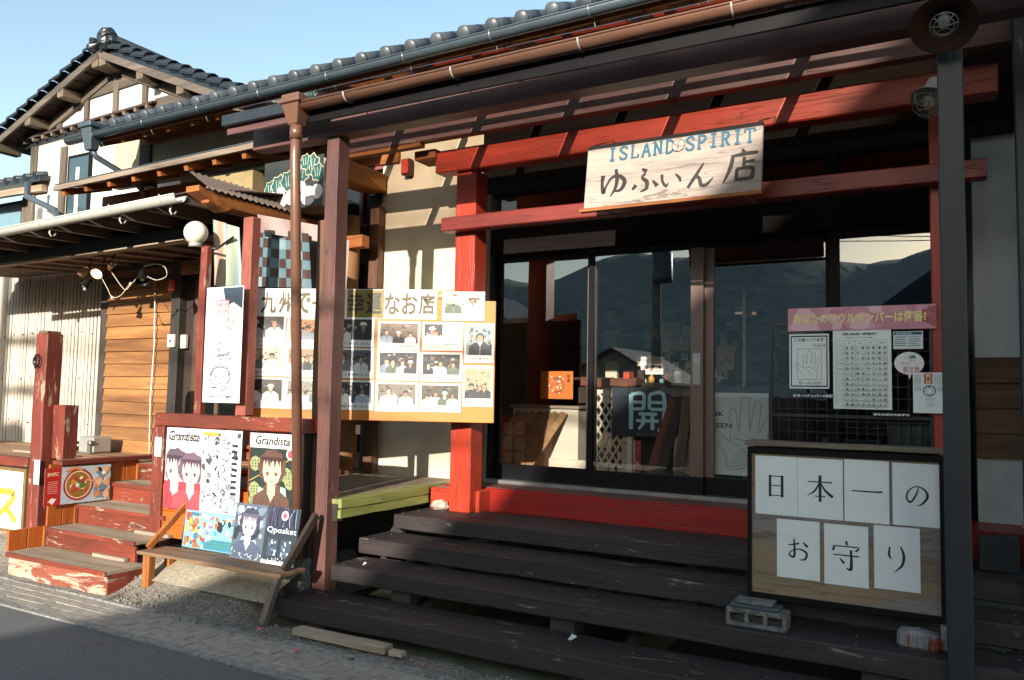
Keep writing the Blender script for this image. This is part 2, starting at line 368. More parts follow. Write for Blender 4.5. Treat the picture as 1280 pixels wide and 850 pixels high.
class Art:
    """a flat printed sheet: O is its lower corner, U and V its sides in metres, base a sheet of real thickness"""
    def __init__(s, O, U, V, base='FFFFFF', th=0.0015, warp=0.0):
        s.O, s.U, s.V = Vector(O), Vector(U), Vector(V); s.N = s.U.cross(s.V).normalized(); s.k = 1; s.mb = MB()
        s.W, s.H = s.U.length, s.V.length
        if base:
            a = s.O - s.N * th; P = [a, a + s.U, a + s.U + s.V, a + s.V]; P += [p + s.N * th for p in P]
            s.mb.hexa(P, base)
    def pt(s, u, v, k=None): return s.O + s.U * u + s.V * v + s.N * (0.0003 + 0.00005 * (k if k is not None else s.k))
    def poly(s, pts, col):
        s.mb.add([s.pt(u, v) for u, v in pts], [tuple(range(len(pts)))], col); s.k += 1; return s
    def rect(s, u0, v0, u1, v1, col): return s.poly([(u0, v0), (u1, v0), (u1, v1), (u0, v1)], col)
    def disc(s, u, v, r, col, n=12, ry=None):
        ry = ry or r * s.W / s.H
        return s.poly([(u + r * math.cos(2 * math.pi * i / n), v + ry * math.sin(2 * math.pi * i / n)) for i in range(n)], col)
    def line(s, P, wd, col, n=5):           # ribbon; P normalised, wd in fraction of H (list or number)
        q = smooth_line(P, n); m = len(q)
        ws = wd if isinstance(wd, (list, tuple)) else [wd, wd]
        L = []; Rr = []
        for i, (u, v) in enumerate(q):
            a = q[max(i - 1, 0)]; b = q[min(i + 1, m - 1)]
            dx, dy = (b[0] - a[0]) * s.W, (b[1] - a[1]) * s.H; l = math.hypot(dx, dy) or 1; nx, ny = -dy / l, dx / l
            t = i / (m - 1) * (len(ws) - 1); j = min(int(t), len(ws) - 2); wv = (ws[j] * (1 - (t - j)) + ws[j + 1] * (t - j)) * s.H / 2
            L.append((u + nx * wv / s.W, v + ny * wv / s.H)); Rr.append((u - nx * wv / s.W, v - ny * wv / s.H))
        vs = [s.pt(*p) for p in L] + [s.pt(*p) for p in Rr]
        s.mb.add(vs, [(m + i, m + i + 1, i + 1, i) for i in range(m - 1)], col); s.k += 1; return s
    def text(s, body, u, v, h, col, wd=None, bold=0.0, shear=0.0, center=True):
        vs, fs, x0, x1, y0, y1 = glyphs(body, bold)
        if not fs: return s
        gh = (y1 - y0) or 1; sy = h / gh; sx = sy * s.H / s.W if wd is None else wd / max(x1 - x0, .01)
        ox = -(x0 + x1) / 2 if center else -x0
        P = [(u + (x + ox + shear * (y - y0)) * sx, v + (y - y0) * sy) for x, y in vs]
        s.mb.add([s.pt(*p) for p in P], fs, col); s.k += 1; return s
    def vtext(s, body, u, v, h, col, bold=0.0, gap=1.12):     # down a column, v is the top
        for ch in body:
            if ch != ' ': s.text(ch, u, v - h, h * (0.3 if ch == '一' else 0.9), col, bold=bold)
            v -= h * gap
        return s
    def done(s, name, label, cat, group=None): return one(name, label, cat, s.mb, PRINT, group=group)
    def part(s, name, root, label=None): return part(name, s.mb, PRINT, root, label=label)

# brush characters, strokes in a unit box: (points, widths)
BR = {
 'ゆ': [([(.12, .80), (.10, .55), (.16, .22), (.24, .42), (.42, .70), (.68, .72), (.86, .52), (.74, .26), (.48, .24)], [.10, .07, .09, .04, .05, .08, .10, .07, .02]),
        ([(.54, .96), (.60, .66), (.56, .34), (.40, .06)], [.07, .09, .07, .01])],
 'ふ': [([(.38, .90), (.54, .80)], [.05, .10]), ([(.50, .74), (.40, .60), (.56, .44), (.56, .22), (.36, .12)], [.05, .06, .10, .08, .02]),
        ([(.08, .22), (.20, .36)], [.04, .10]), ([(.76, .46), (.92, .26)], [.04, .10])],
 'い': [([(.10, .74), (.14, .44), (.30, .22), (.40, .36)], [.09, .08, .08, .01]), ([(.68, .70), (.86, .50), (.90, .34)], [.04, .09, .05])],
 'ん': [([(.60, .92), (.36, .52), (.08, .08)], [.04, .08, .07]), ([(.14, .20), (.34, .46), (.48, .36), (.54, .14), (.72, .12), (.96, .36)], [.03, .06, .09, .09, .08, .01])],
 '店': [([(.50, 1.0), (.56, .88)], [.04, .09]), ([(.22, .82), (.60, .86), (.92, .86)], [.05, .07, .05]), ([(.26, .84), (.20, .50), (.02, .08)], [.07, .08, .02]),
        ([(.56, .76), (.56, .46)], [.06, .06]), ([(.58, .62), (.84, .64)], [.04, .05]), ([(.38, .44), (.36, .10)], [.07, .06]), ([(.36, .44), (.78, .44), (.76, .14)], [.05, .06, .08]), ([(.38, .14), (.76, .14)], [.06, .06])],
 '日': [([(.26, .92), (.26, .04)], [.075, .075]), ([(.26, .88), (.74, .88)], [.03, .03]), ([(.74, .92), (.74, .04)], [.08, .08]), ([(.26, .50), (.74, .50)], [.028, .028]), ([(.26, .10), (.74, .10)], [.028, .028])],
 '本': [([(.08, .74), (.92, .74)], [.028, .035]), ([(.50, .98), (.50, .02)], [.08, .07]), ([(.48, .72), (.32, .42), (.06, .22)], [.04, .05, .01]), ([(.52, .72), (.68, .44), (.94, .22)], [.02, .06, .08]), ([(.32, .22), (.68, .22)], [.028, .035])],
 '一': [([(.06, .50), (.86, .50), (.94, .54)], [.028, .04, .05])],
 'の': [([(.54, .80), (.46, .50), (.26, .20), (.12, .36), (.20, .66), (.50, .84), (.80, .68), (.86, .42), (.66, .14), (.50, .08)], [.03, .05, .06, .05, .04, .03, .06, .08, .05, .01])],
 'お': [([(.12, .66), (.36, .70), (.54, .76)], [.03, .05, .05]), ([(.34, .94), (.36, .60), (.34, .20), (.16, .26), (.24, .42), (.54, .52), (.82, .40), (.78, .14), (.54, .08)], [.04, .06, .07, .05, .03, .04, .07, .06, .02]), ([(.70, .80), (.88, .64)], [.04, .08])],
 '守': [([(.50, 1.0), (.54, .86)], [.05, .06]), ([(.12, .82), (.08, .64)], [.04, .07]), ([(.12, .80), (.88, .80), (.80, .66)], [.03, .035, .05]), ([(.08, .50), (.92, .50)], [.028, .04]), ([(.66, .70), (.66, .06), (.50, .08)], [.05, .08, .02]), ([(.30, .38), (.44, .22)], [.03, .07])],
 'り': [([(.28, .88), (.26, .60), (.34, .46)], [.04, .06, .02]), ([(.62, .92), (.72, .62), (.66, .28), (.40, .02)], [.03, .07, .06, .01])],
}
def brush(a, ch, u, v, h, col, k=1.0):
    """a brushed character with its lower corner at u, v; h is its height as a fraction of the sheet"""
    wn = h * a.H / a.W
    for P, ws in BR[ch]:
        a.line([(u + x * wn, v + y * h) for x, y in P], [x * h * k for x in ws], col)
def slab(a, s, u, v, h, col, adv=None, rot=0):
    """slab-serif capitals drawn as bars"""
    G = {'I': [[(.5, 0), (.5, 1)], [(.25, 0), (.75, 0)], [(.25, 1), (.75, 1)]], 'S': [[(.85, .78), (.7, .98), (.35, .98), (.15, .76), (.45, .53), (.82, .3), (.7, .03), (.3, .02), (.12, .24)]],
         'L': [[(.25, 0), (.25, 1)], [(.1, 1), (.42, 1)], [(.1, 0), (.85, 0), (.85, .25)]], 'A': [[(.12, 0), (.5, 1), (.88, 0)], [(.28, .36), (.72, .36)], [(0, 0), (.28, 0)], [(.72, 0), (1, 0)]],
         'N': [[(.2, 0), (.2, 1), (.8, 0), (.8, 1)], [(.05, 0), (.38, 0)], [(.62, 1), (.95, 1)], [(.02, 1), (.25, 1)]], 'D': [[(.22, 0), (.22, 1)], [(.1, 1), (.55, .98), (.86, .72), (.86, .28), (.55, .02), (.1, 0)]],
         'P': [[(.25, 0), (.25, 1)], [(.1, 0), (.45, 0)], [(.1, 1), (.6, 1), (.85, .78), (.6, .5), (.28, .48)]], 'R': [[(.25, 0), (.25, 1)], [(.08, 0), (.42, 0)], [(.1, 1), (.6, 1), (.82, .78), (.58, .52), (.28, .5)], [(.5, .5), (.8, 0), (.95, 0)]],
         'T': [[(.5, 0), (.5, 1)], [(.3, 0), (.7, 0)], [(.06, .78), (.06, 1), (.94, 1), (.94, .78)]]}
    wn = h * a.H / a.W * 0.78; adv = adv or wn * 1.18
    for ch in s:
        for P in G.get(ch, []):
            nn = 5 if ch in 'SDPR' and len(P) > 3 else 1
            if nn == 5 or len(P) == 2: a.line([(u + x * wn, v + y * h) for x, y in P], h * .17, col, 5)
            else:
                for p, q in zip(P, P[1:]): a.line([(u + p[0] * wn, v + p[1] * h), (u + q[0] * wn, v + q[1] * h)], h * (.17 if abs(p[1] - q[1]) > .1 else .1), col)
        u += adv
    return u

# ------------------------------------------------------------------ ground, road, kerbs, far surroundings
def gz(x, y):           # height of the dirt bank between the paved strip and the house
    t = min(max((y + 2.5) / 0.75, 0), 1); t = t * t * (3 - 2 * t); h = 0.25 * t
    if x > -4.5:
        k = min((x + 4.5) / .22, 1)
        h2 = -0.02 if y < -2.18 else max(-.16, -.02 - (y + 2.18) * .5)
        h = h * (1 - k) + h2 * k
    return h + 0.018 * noise.noise(Vector((x * 3, y * 3, 0))) + 0.010 * noise.noise(Vector((x * 11, y * 11, 3)))
def sheet(x0, x1, y0, y1, nx, ny, fz):
    m = MB(); vs = [(x0 + (x1 - x0) * i / nx, y0 + (y1 - y0) * j / ny, 0) for j in range(ny + 1) for i in range(nx + 1)]
    vs = [(x, y, fz(x, y)) for x, y, _ in vs]
    return m.add(vs, [(j * (nx + 1) + i, j * (nx + 1) + i + 1, (j + 1) * (nx + 1) + i + 1, (j + 1) * (nx + 1) + i) for j in range(ny) for i in range(nx)], None, True)
struct('ground', MB().add([(-3000, -3000, -.03), (3000, -3000, -.03), (3000, 3000, -.03), (-3000, 3000, -.03)], [(0, 1, 2, 3)]), grit('3C4030', '5A5A48', 3, .95, .5, .05))
struct('asphalt_road', sheet(-60, 40, -9.5, -2.93, 2, 1, lambda x, y: -0.008), ASPH)
kb = MB(); x = -14.0
while x < 4:
    L = .6; kb.hexa([(x, -2.935 + .0, -.02), (x + L - .006, -2.935, -.02), (x + L - .006, -2.875, -.02), (x, -2.875, -.02), (x, -2.935, .004), (x + L - .006, -2.935, .004), (x + L - .006, -2.875, .004), (x, -2.875, .004)]); x += L
struct('road_kerb', kb, CONC)
kb = MB(); x = -14.0
while x < 4:
    L = .6; j = rnd.uniform(-.008, .008); kb.box(x, x + L - .01, -2.495 + j, -2.44 + j, -.02, .012 + rnd.uniform(-.004, .006)); x += L
struct('path_edging', kb, CONC)
strip = struct('paved_strip', MB().box(-14, 4, -2.876, -2.49, -.025, -.006), CONCD)
pv = MB().box(0, .187, 0, .088, -.02, 0).make('paver', PAVER, strip, None, .004)
pv.location = (-7.4, -2.873, .002); n_ = 0
for i in range(48):
    for j in range(4):
        c = pv if (i, j) == (0, 0) else dup(pv, (0, 0, 0))
        c.location = (-7.9 + i * .192 + (j % 2) * .096, -2.872 + j * .095, .001 + rnd.uniform(-.003, .003)); c.rotation_euler = (rnd.uniform(-.012, .012), rnd.uniform(-.012, .012), rnd.uniform(-.02, .02))
pf = MB()
for i in range(30):
    for j in range(4): X = -13.8 + i * .192 + (j % 2) * .096; pf.box(X, X + .187, -2.872 + j * .095, -2.784 + j * .095, -.02, .001)
tag(pf.make('far_paver', PAVER, strip), kind='stuff')
struct('concrete_apron', sheet(-5.62, -4.25, -2.20, -1.78, 40, 14, lambda x, y: .25 * (lambda t: t * t * (3 - 2 * t))(min(max((y + 2.5) / .75, 0), 1)) + .030 + .004 * noise.noise(Vector((x * 5, y * 5, 0)))), grit('8C8474', 'B0A690', 40, .9, .3, 1.2, 'worn_concrete'))
struct('dirt_bank', sheet(-9.0, 3.0, -2.47, -.3, 150, 36, gz), DIRT)
gr = MB()
for i in range(1500):
    if i < 700: X, Y = rnd.uniform(-5.7, -4.0), -2.47 + abs(rnd.gauss(0, .16))
    elif i < 1000: X, Y = rnd.uniform(-5.7, -4.2), rnd.uniform(-2.4, -1.7)
    else: X, Y = rnd.uniform(-4.2, 1.0), -2.45 + abs(rnd.gauss(0, .22))
    r = rnd.uniform(.004, .013) * (1.6 if rnd.random() < .08 else 1)
    z = gz(X, Y) + r * .3; a = rnd.uniform(0, 6.3); c, s_ = math.cos(a) * r, math.sin(a) * r
    gr.add([(X + c, Y + s_, z), (X - s_, Y + c, z), (X - c, Y - s_, z), (X + s_, Y - c, z), (X + rnd.uniform(-.3, .3) * r, Y, z + r * .8), (X, Y, z - r)], [(0, 1, 4), (1, 2, 4), (2, 3, 4), (3, 0, 4), (1, 0, 5), (2, 1, 5), (3, 2, 5), (0, 3, 5)])
tag(gr.make('gravel', STONE), 'small grey stones and gravel scattered on the dirt by the paved strip', 'gravel', kind='stuff')
lv = MB()
for i in range(130):
    X, Y = rnd.uniform(-4.1, .6), rnd.choice((-2.42, -1.78, -1.43, -1.08)) + rnd.gauss(0, .04); z = gz(X, Y) + .012
    a = rnd.uniform(0, 6.3); r = rnd.uniform(.012, .03); d = Vector((math.cos(a), math.sin(a), rnd.uniform(-.3, .3))) * r; e = Vector((-d.y, d.x, rnd.uniform(-.2, .5) * r)) * .5; p = Vector((X, Y, z))
    lv.add([p - d, p + e, p + d, p - e], [(0, 1, 2, 3)])
tag(lv.make('dead_leaf', wood('8A6A48', '4A3A2A', 'x')), 'dry brown leaves and litter gathered under the dark steps', 'dead leaves', kind='stuff')
lf = MB()
for i in range(60):
    X, Y = rnd.uniform(-7.5, -2.5), rnd.choice((rnd.uniform(-3.6, -2.95), -2.47 + rnd.gauss(0, .05))); a = rnd.uniform(0, 6.3); r = rnd.uniform(.010, .022); d = Vector((math.cos(a), math.sin(a), .1)) * r; e = Vector((-d.y, d.x, .3 * r)) * .5; p = Vector((X, Y, .012 if Y > -2.6 else 0))
    lf.add([p - d, p + e, p + d, p - e], [(0, 1, 2, 3)])
tag(lf.make('fallen_leaf', wood('7A5A3A', '3E2E22', 'x')), 'few dry leaf scraps scattered on the road and along the paved strip', 'fallen leaves', kind='stuff')
wd = MB()
for i in range(26):
    X = rnd.uniform(-5.6, -.5); Y = -2.44 + rnd.gauss(0, .03)
    for k in range(9):
        a = rnd.uniform(0, 6.3); h = rnd.uniform(.02, .055); p = Vector((X + rnd.uniform(-.02, .02), Y + rnd.uniform(-.02, .02), gz(X, Y) - .005)); t_ = p + Vector((math.cos(a) * h * .7, math.sin(a) * h * .7, h)); sd_ = Vector((-math.sin(a), math.cos(a), 0)) * .004; wd.add([p - sd_, p + sd_, t_], [(0, 1, 2)])
tag(wd.make('weed', wood('4E5A30', '2E3A1E', 'x')), 'tiny green weeds sprouting along the paved strip edge', 'weeds', kind='stuff')
# hills across the valley, seen only as reflections in the shop glass
def hill(seed, dist, h, wdt, y0):
    def f(x, y):
        d = (dist - (-y)) / y0; e = max(0, 1 - abs(d))
        return -2 + h * (e ** .8) * (.72 + .45 * noise.noise(Vector((x / wdt, seed, 0))) + .15 * noise.noise(Vector((x / wdt * 3.3, seed, 1))) + .03 * noise.noise(Vector((x / 9, y / 9, 1))))
    return f
struct('mountain', sheet(-1900, 500, -1300, -500, 160, 24, hill(2.3, 900, 215, 420, 400)), grit('7E8E8C', '98A4A0', .08, .95, .8, .01, 'hazed_forest'))  # distance haze is put into the pale bluish forest colour

# ------------------------------------------------------------------ buildings and pole across the street (they throw the evening shade)
def gable_house(name, label, x0, x1, y0, y1, eave, ridge, wall_m, hip=0.0, ov=.4):
    t = thing(name, label, 'house', ((x0 + x1) / 2, (y0 + y1) / 2, 0)); xm = (x0 + x1) / 2
    wb = MB().box(x0, x1, y0, y1, -.02, eave)
    if not hip: wb.add([(x0, y1, eave), (x1, y1, eave), (xm, y1, ridge), (x0, y0, eave), (x1, y0, eave), (xm, y0, ridge)], [(0, 1, 2), (5, 4, 3)])
    part('wall', wb, wall_m, t)
    rb = MB(); sl_ = (ridge - eave) / (xm - x0); e = eave - ov * sl_; th = .12
    if not hip:
        for sg in (-1, 1):
            xe = xm + sg * (xm - x0 + ov)
            A = [(xe, y0 - ov, e), (xm, y0 - ov, ridge), (xm, y1 + ov, ridge), (xe, y1 + ov, e)]
            if sg > 0: A = A[::-1]
            rb.hexa(A + [(p[0], p[1], p[2] + th) for p in A])
    else:
        ym = (y0 + y1) / 2; a, b, c, d = (x0 - ov, y0 - ov, e), (x1 + ov, y0 - ov, e), (x1 + ov, y1 + ov, e), (x0 - ov, y1 + ov, e); p, q = (x0 + hip, ym, ridge), (x1 - .1, ym, ridge)
        rb.add([a, b, c, d, p, q], [(0, 1, 5, 4), (1, 2, 5), (2, 3, 4, 5), (3, 0, 4), (3, 2, 1, 0)])
    part('roof', rb, TILE_D, t)
    nwin = max(1, int((x1 - x0) / 2.4))
    for k in range(nwin):
        X = x0 + (x1 - x0) * (k + .5) / nwin
        f = part('window', MB().box(X - .6, X + .6, y1 - .02, y1 + .05, 1.0, 2.2), BRONZE, t)
        part('pane', MB().box(X - .54, X + .54, y1 + .045, y1 + .06, 1.06, 2.14), plain('20262B', .08), f)
    return t
gable_house('hipped_house', 'low hipped tiled house across the street, reflected in the shop glass', -3.0, 2.3, -23.6, -20.2, 3.9, 6.05, wood('3E342C', '26201C', 'z', 3), hip=2.6)
gable_house('gabled_house', 'tall gabled house across the street casting the evening shade', 1.95, 11.0, -28.0, -20.0, 7.55, 11.5, wood('4A3A30', '2A201A', 'z', 3), ov=.3)
for (nm_, x0_, x1_, y1_, ev, rdg, c_) in (('cream_house', -19.5, -13.5, -34.0, 2.4, 4.1, '8C877C'), ('pale_house', -28.0, -20.0, -30.0, 5.0, 7.2, 'B8BCC0'), ('brown_house', -38.0, -31.0, -24.0, 3.4, 5.6, '7A6450')):
    gable_house(nm_, {'cream_house': 'low cream walled house beyond the board fence across the street', 'pale_house': 'two storey pale grey house far behind the board fence', 'brown_house': 'low brown house at the far end of the board fence'}[nm_], x0_, x1_, y1_ - 6, y1_, ev, rdg, plaster(c_, '9A948A'))
fe = thing('board_fence', 'low dark board fence along the far side of the street', 'fence', (-4, -11, 0))
fb = None
for k in range(90):
    if fb is None: fb = part('board', MB().box(-15.0, -14.78, -11.03, -11.0, .05, 1.62), DKWOOD_Z, fe)
    else: q = dup(fb, (k * .2215, 0, rnd.uniform(-.02, .02)))
for k in range(10): part('post', MB().box(-15.0 + k * 2.3, -14.9 + k * 2.3, -11.13, -11.03, -.02, 1.66), DKWOOD_Z, fe)
up = thing('utility_pole', 'concrete utility pole with grey transformer across the street', 'utility pole', (-8.3, -17.5, 0))
part('pole', MB().tube([(-8.3, -17.5, -.1), (-8.3, -17.5, 9.6)], [.17, .12], 12), CONC, up)
part('transformer', MB().lathe((-8.0, -17.2, 5.1), [(0, 0), (.3, 0), (.32, .1), (.32, .85), (.26, .95), (0, .98)], 14), SLATE, up)
for zz in (6.6, 7.3, 8.9): part('crossarm', MB().bar((-9.3, -17.35, zz), (-7.3, -17.35, zz), .08, .09), STEEL, up)
wm = MB()
for k, (zz, dx) in enumerate(((6.7, -.9), (6.7, .8), (7.4, -.9), (7.4, -.1), (7.4, .8), (9.0, 0))):
    for sg, X2, Y2, Z2 in ((-1, -34, -15.5, zz + .6), (1, 20, -13.0, zz - .6)):
        P = []; a = Vector((-8.3 + dx, -17.35, zz)); b = Vector((X2 + dx, Y2, Z2))
        for i in range(9): t_ = i / 8; p = a.lerp(b, t_); p.z -= 1.1 * 4 * t_ * (1 - t_); P.append(p)
        wm.tube(P, .013, 4, False)
part('wire', wm, BLACKM, up)

# ------------------------------------------------------------------ the shop: walls, roof, red posts and beams
ZF = 0.80
shop = thing('souvenir_shop', 'cream plastered souvenir shop with red timber posts and tiled roof', 'shop', (-3, 0, ZF))
mw_ = MB()
mw_.box(-5.12, -3.84, 0, .14, .3, 3.5); mw_.box(-5.12, 2.2, .02, .16, 3.5, 4.75); mw_.box(.07, .33, 0, .14, 1.905, 3.5); mw_.box(.07, .33, 0, .14, .3, 1.225)
part('wall', mw_, CREAM, shop)
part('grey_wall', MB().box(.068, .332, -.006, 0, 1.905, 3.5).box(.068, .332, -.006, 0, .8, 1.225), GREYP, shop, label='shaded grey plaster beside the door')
sd = MB().box(.07, .33, -.02, .012, 0, .165).make('siding_board', DKWOOD_X, shop, None, .004); o0 = wl(shop)
sd = None
for k in range(4):
    z = 1.23 + k * .168
    b = MB().hexa([(.066, -.028, z), (.34, -.028, z), (.34, .0, z), (.066, .0, z), (.066, -.012, z + .165), (.34, -.012, z + .165), (.34, .0, z + .165), (.066, .0, z + .165)])
    part('siding_board', b, wood('8A6A4A', '54402E', 'x', 7), shop)
bpy.data.objects.remove([o for o in shop.children if o.name.startswith('siding_board')][0])
# threshold and posts
part('threshold', MB().plank(-3.98, .32, -.44, .12, .60, .80, 10, .004), paint('9A1C14', '6A3A34', .33, 'x', 6, .4), shop, .01)
part('doorstep', MB().box(-3.8, -.1, -.40, -.04, .80, .806), plain('6A4038', .5, 0, .35, 8), shop)
part('footing', MB().box(-3.99, -3.5, -.62, -.44, .58, .795), RED, shop, .008)
for X0, X1, Y0, z0 in ((-3.73, -3.53, -.72, .62), (-.17, -.02, -.72, .5)):
    part('red_post', MB().plank(X0, X1, Y0, Y0 + .19, z0, 3.47, 8, .002, 'z'), REDZ, shop, .008)
part('upper_beam', MB().plank(-3.92, .21, -.77, -.62, 3.468, 3.66, 10, .003), RED, shop, .01)
part('lower_beam', MB().plank(-3.80, .14, -.835, -.72, 2.945, 3.062, 10, .003), NUKI, shop, .008)
part('head_board', MB().box(-3.90, 2.2, -.015, .018, 3.52, 4.10), MATT, shop)
part('beam_block', MB().box(-4.12, -3.9, -.80, -.58, 3.60, 3.68), ORANGE_X, shop, .006)
part('lintel', MB().box(-3.86, -.06, -.06, .10, 2.86, 3.10), MATT, shop, .004)
part('head_beam', MB().box(-3.86, .34, -.05, .12, 3.43, 3.52), BRONZE, shop, .004)
for X in (-3.84, -2.79, -1.83, -.83, -.10): part('transom_post', MB().box(X - .035, X + .035, -.035, .09, 3.10, 3.43), BRONZE, shop)
for a, b in zip((-3.805, -2.755, -1.795, -.795), (-2.825, -1.865, -.865, -.135)):
    part('transom_pane', MB().box(a, b, .02, .026, 3.10, 3.43), PANE, shop)
part('jamb', MB().box(-3.86, -3.77, -.08, .10, .806, 3.43), GREYW_Z, shop, .004, label='grey timber jamb beside the red post')
part('jamb', MB().box(-.12, -.03, -.08, .10, .806, 3.43), BRONZE, shop, .004)
part('sill', MB().box(-3.77, -.12, -.10, .10, .806, .835), STEEL, shop)
part('frame', MB().box(-3.77, -3.735, -.06, .06, .835, 2.86), BRONZE, shop)
def sliding(x0, x1, y, zb, lm=BRONZE, rm=BRONZE, ls=.05, rs=.05, kick=.97, label=None):
    d = part('sliding_door', MB().box(x0, x1, y - .018, y + .018, zb, kick), BRONZE, shop, .003, label)
    part('stile', MB().box(x0, x0 + ls, y - .02, y + .02, kick, 2.83), lm, d, .003)
    part('stile', MB().box(x1 - rs, x1, y - .02, y + .02, kick, 2.83), rm, d, .003)
    part('top_rail', MB().box(x0, x1, y - .021, y + .021, 2.80, 2.86), BRONZE, d, .003)
    part('pane', MB().box(x0 + ls, x1 - rs, y - .003, y + .003, kick, 2.80), PANE, d)
    part('handle', MB().box(x1 - rs * .8, x1 - rs * .2, y - .026, y - .020, 1.70, 1.95), STEEL, d)
sliding(-3.735, -2.745, .035, .835, rm=STILE, rs=.085)
sliding(-2.80, -1.80, -.012, .835, ls=.05, rs=.105, rm=STILE)
sliding(-1.82, -.86, .035, .835, lm=STILE, ls=.09, rs=.03)
fw = part('fixed_window', MB().box(-.86, -.12, -.03, .05, .835, 1.25).box(-.86, -.79, -.03, .05, 1.25, 2.86).box(-.79, -.12, -.028, .048, 2.80, 2.86).box(-.79, -.12, -.026, .046, 1.46, 1.50), BRONZE, shop, .003)
part('pane', MB().box(-.79, -.12, .0, .006, 1.25, 2.80), PANE, fw)
# interior shell
DK = plain('4A3C30', .8, 0, .25); 
part('interior_wall', MB().box(-4.9, -4.85, .2, 4.6, ZF, 3.6).box(-4.85, 1.0, 4.55, 4.6, ZF, 3.6).box(1.0, 1.05, .2, 4.6, ZF, 3.6), DK, shop)
part('interior_floor', MB().box(-4.9, 1.05, .13, 4.6, .74, .802), wood('C08A50', '9A6A3A', 'x', 6, .35), shop)
part('ceiling', MB().box(-4.9, 1.05, .17, 4.6, 3.56, 3.62), DK, shop)
# main tiled roof
EZ = lambda X: 4.555 + .012 * (X + 9.0)      # eave line
RX0, RX1, RY = -9.0, 2.6, -.62
sl = math.tan(R(25))
part('roof_deck', MB().hexa([(RX0, RY, EZ(RX0) - .02), (RX1, RY, EZ(RX1) - .02), (RX1, 5.0, EZ(RX1) - .02 + 5.62 * sl), (RX0, 5.0, EZ(RX0) - .02 + 5.62 * sl), (RX0, RY, EZ(RX0) + .03), (RX1, RY, EZ(RX1) + .03), (RX1, 5.0, EZ(RX1) + .03 + 5.62 * sl), (RX0, 5.0, EZ(RX0) + .03 + 5.62 * sl)]), DKWOOD_Y, shop)
part('back_roof', MB().hexa([(RX0, 5.0, EZ(RX0) - .02 + 5.62 * sl), (RX1, 5.0, EZ(RX1) - .02 + 5.62 * sl), (RX1, 10.0, 4.3), (RX0, 10.0, 4.3), (RX0, 5.0, EZ(RX0) + .03 + 5.62 * sl), (RX1, 5.0, EZ(RX1) + .03 + 5.62 * sl), (RX1, 10.0, 4.36), (RX0, 10.0, 4.36)]), TILE_D, shop)
part('back_wall', MB().box(RX0 + .4, RX1, 9.2, 9.4, 0, 4.6).box(RX0 + .4, RX0 + .5, .3, 9.2, 0, 4.7), BEIGE, shop)
pitch = .285; nrow = int((RX1 - RX0) / pitch)
tile0 = None; pan0 = None
up_ = Vector((0, math.cos(R(25)), math.sin(R(25)))); nn_ = Vector((0, -math.sin(R(25)), math.cos(R(25))))
for k in range(nrow):
    X = RX0 + .15 + k * pitch; base = Vector((X, RY - .06, EZ(X) + .085))
    if tile0 is None:
        m = MB(); m.tube([base, base + up_ * .27], .062, 12); m.lathe(base, [(0, .02), (.035, .018), (.062, .004), (.066, 0), (.066, -.03)], 14, -up_)
        tile0 = part('round_tile', m, TILE, shop)
        m = MB(); a = base + Vector((.055, 0, -.055)); 
        V_ = [];
        for j in range(5):
            t_ = j / 4; q = Vector((t_ * .185, 0, -.035 * math.sin(math.pi * t_)))
            V_ += [a + q, a + q + up_ * .30, a + q - nn_ * .02, a + q + up_ * .30 - nn_ * .02]
        F_ = []
        for j in range(4): i = 4 * j; F_ += [(i, i + 4, i + 5, i + 1), (i + 2, i + 3, i + 7, i + 6), (i, i + 2, i + 6, i + 4)]
        m.add(V_, F_, None, True); pan0 = part('pan_tile', m, TILE, shop)
    else:
        dz = EZ(X) - EZ(RX0 + .15); dup(tile0, (X - RX0 - .15, 0, dz)); dup(pan0, (X - RX0 - .15, 0, dz))
m = MB()
for k in range(nrow):
    X = RX0 + .15 + k * pitch
    for j in range(1, 20): p = Vector((X, RY - .06, EZ(X) + .085)) + up_ * (.26 * j); m.tube([p, p + up_ * .262], [.064, .057], 8, False)
tag(part('upper_tile', m, TILE, shop), kind='stuff')
m = MB(); m.add([(RX0, RY, EZ(RX0) + .04), (RX1, RY, EZ(RX1) + .04), (RX1, 5.0, EZ(RX1) + .04 + 5.62 * sl), (RX0, 5.0, EZ(RX0) + .04 + 5.62 * sl)], [(0, 1, 2, 3)])
part('tile_bed', m, TILE_D, shop)
gm = part('eave_gutter', MB().gutter((RX0 - .35, RY - .10, EZ(RX0) - .01), (RX1, RY - .10, EZ(RX1) - .01), .062, 8), SLATE, shop)
for k in range(13):
    X = RX0 + .2 + k * .9; z = EZ(X); c_ = Vector((X, RY - .10, z - .01))
    m = MB(); m.tube([c_ + Vector((0, -.066, .01)), c_ + Vector((0, -.05, -.05)), c_ + Vector((0, 0, -.07)), c_ + Vector((0, .05, -.05)), c_ + Vector((0, .07, .0))], .006, 5)
    m.tube([c_ + Vector((0, .07, .0)), c_ + Vector((0, .075, -.09)), c_ + Vector((0, .10, -.12)), c_ + Vector((0, .135, -.10))], .006, 5)
    part('bracket', m, STEEL, gm)
gc = Vector((RX0 + .12, RY - .10, EZ(RX0)))
part('collector_box', MB().hexa([gc + Vector(p) for p in ((-.06, -.05, -.2), (.06, -.05, -.2), (.06, .05, -.2), (-.06, .05, -.2), (-.1, -.09, .1), (.1, -.09, .1), (.1, .09, .1), (-.1, .09, .1))]).box(gc.x - .12, gc.x + .12, gc.y - .11, gc.y + .11, gc.z + .06, gc.z + .12), SLATE, gm, .008)
part('gutter_pipe', MB().tube([gc + Vector((0, 0, -.15)), gc + Vector((.02, .05, -.26)), gc + Vector((.06, .5, -.42)), gc + Vector((.08, .66, -.55)), gc + Vector((.08, .68, -.62))], .035, 10), SLATE, gm)
r0 = None
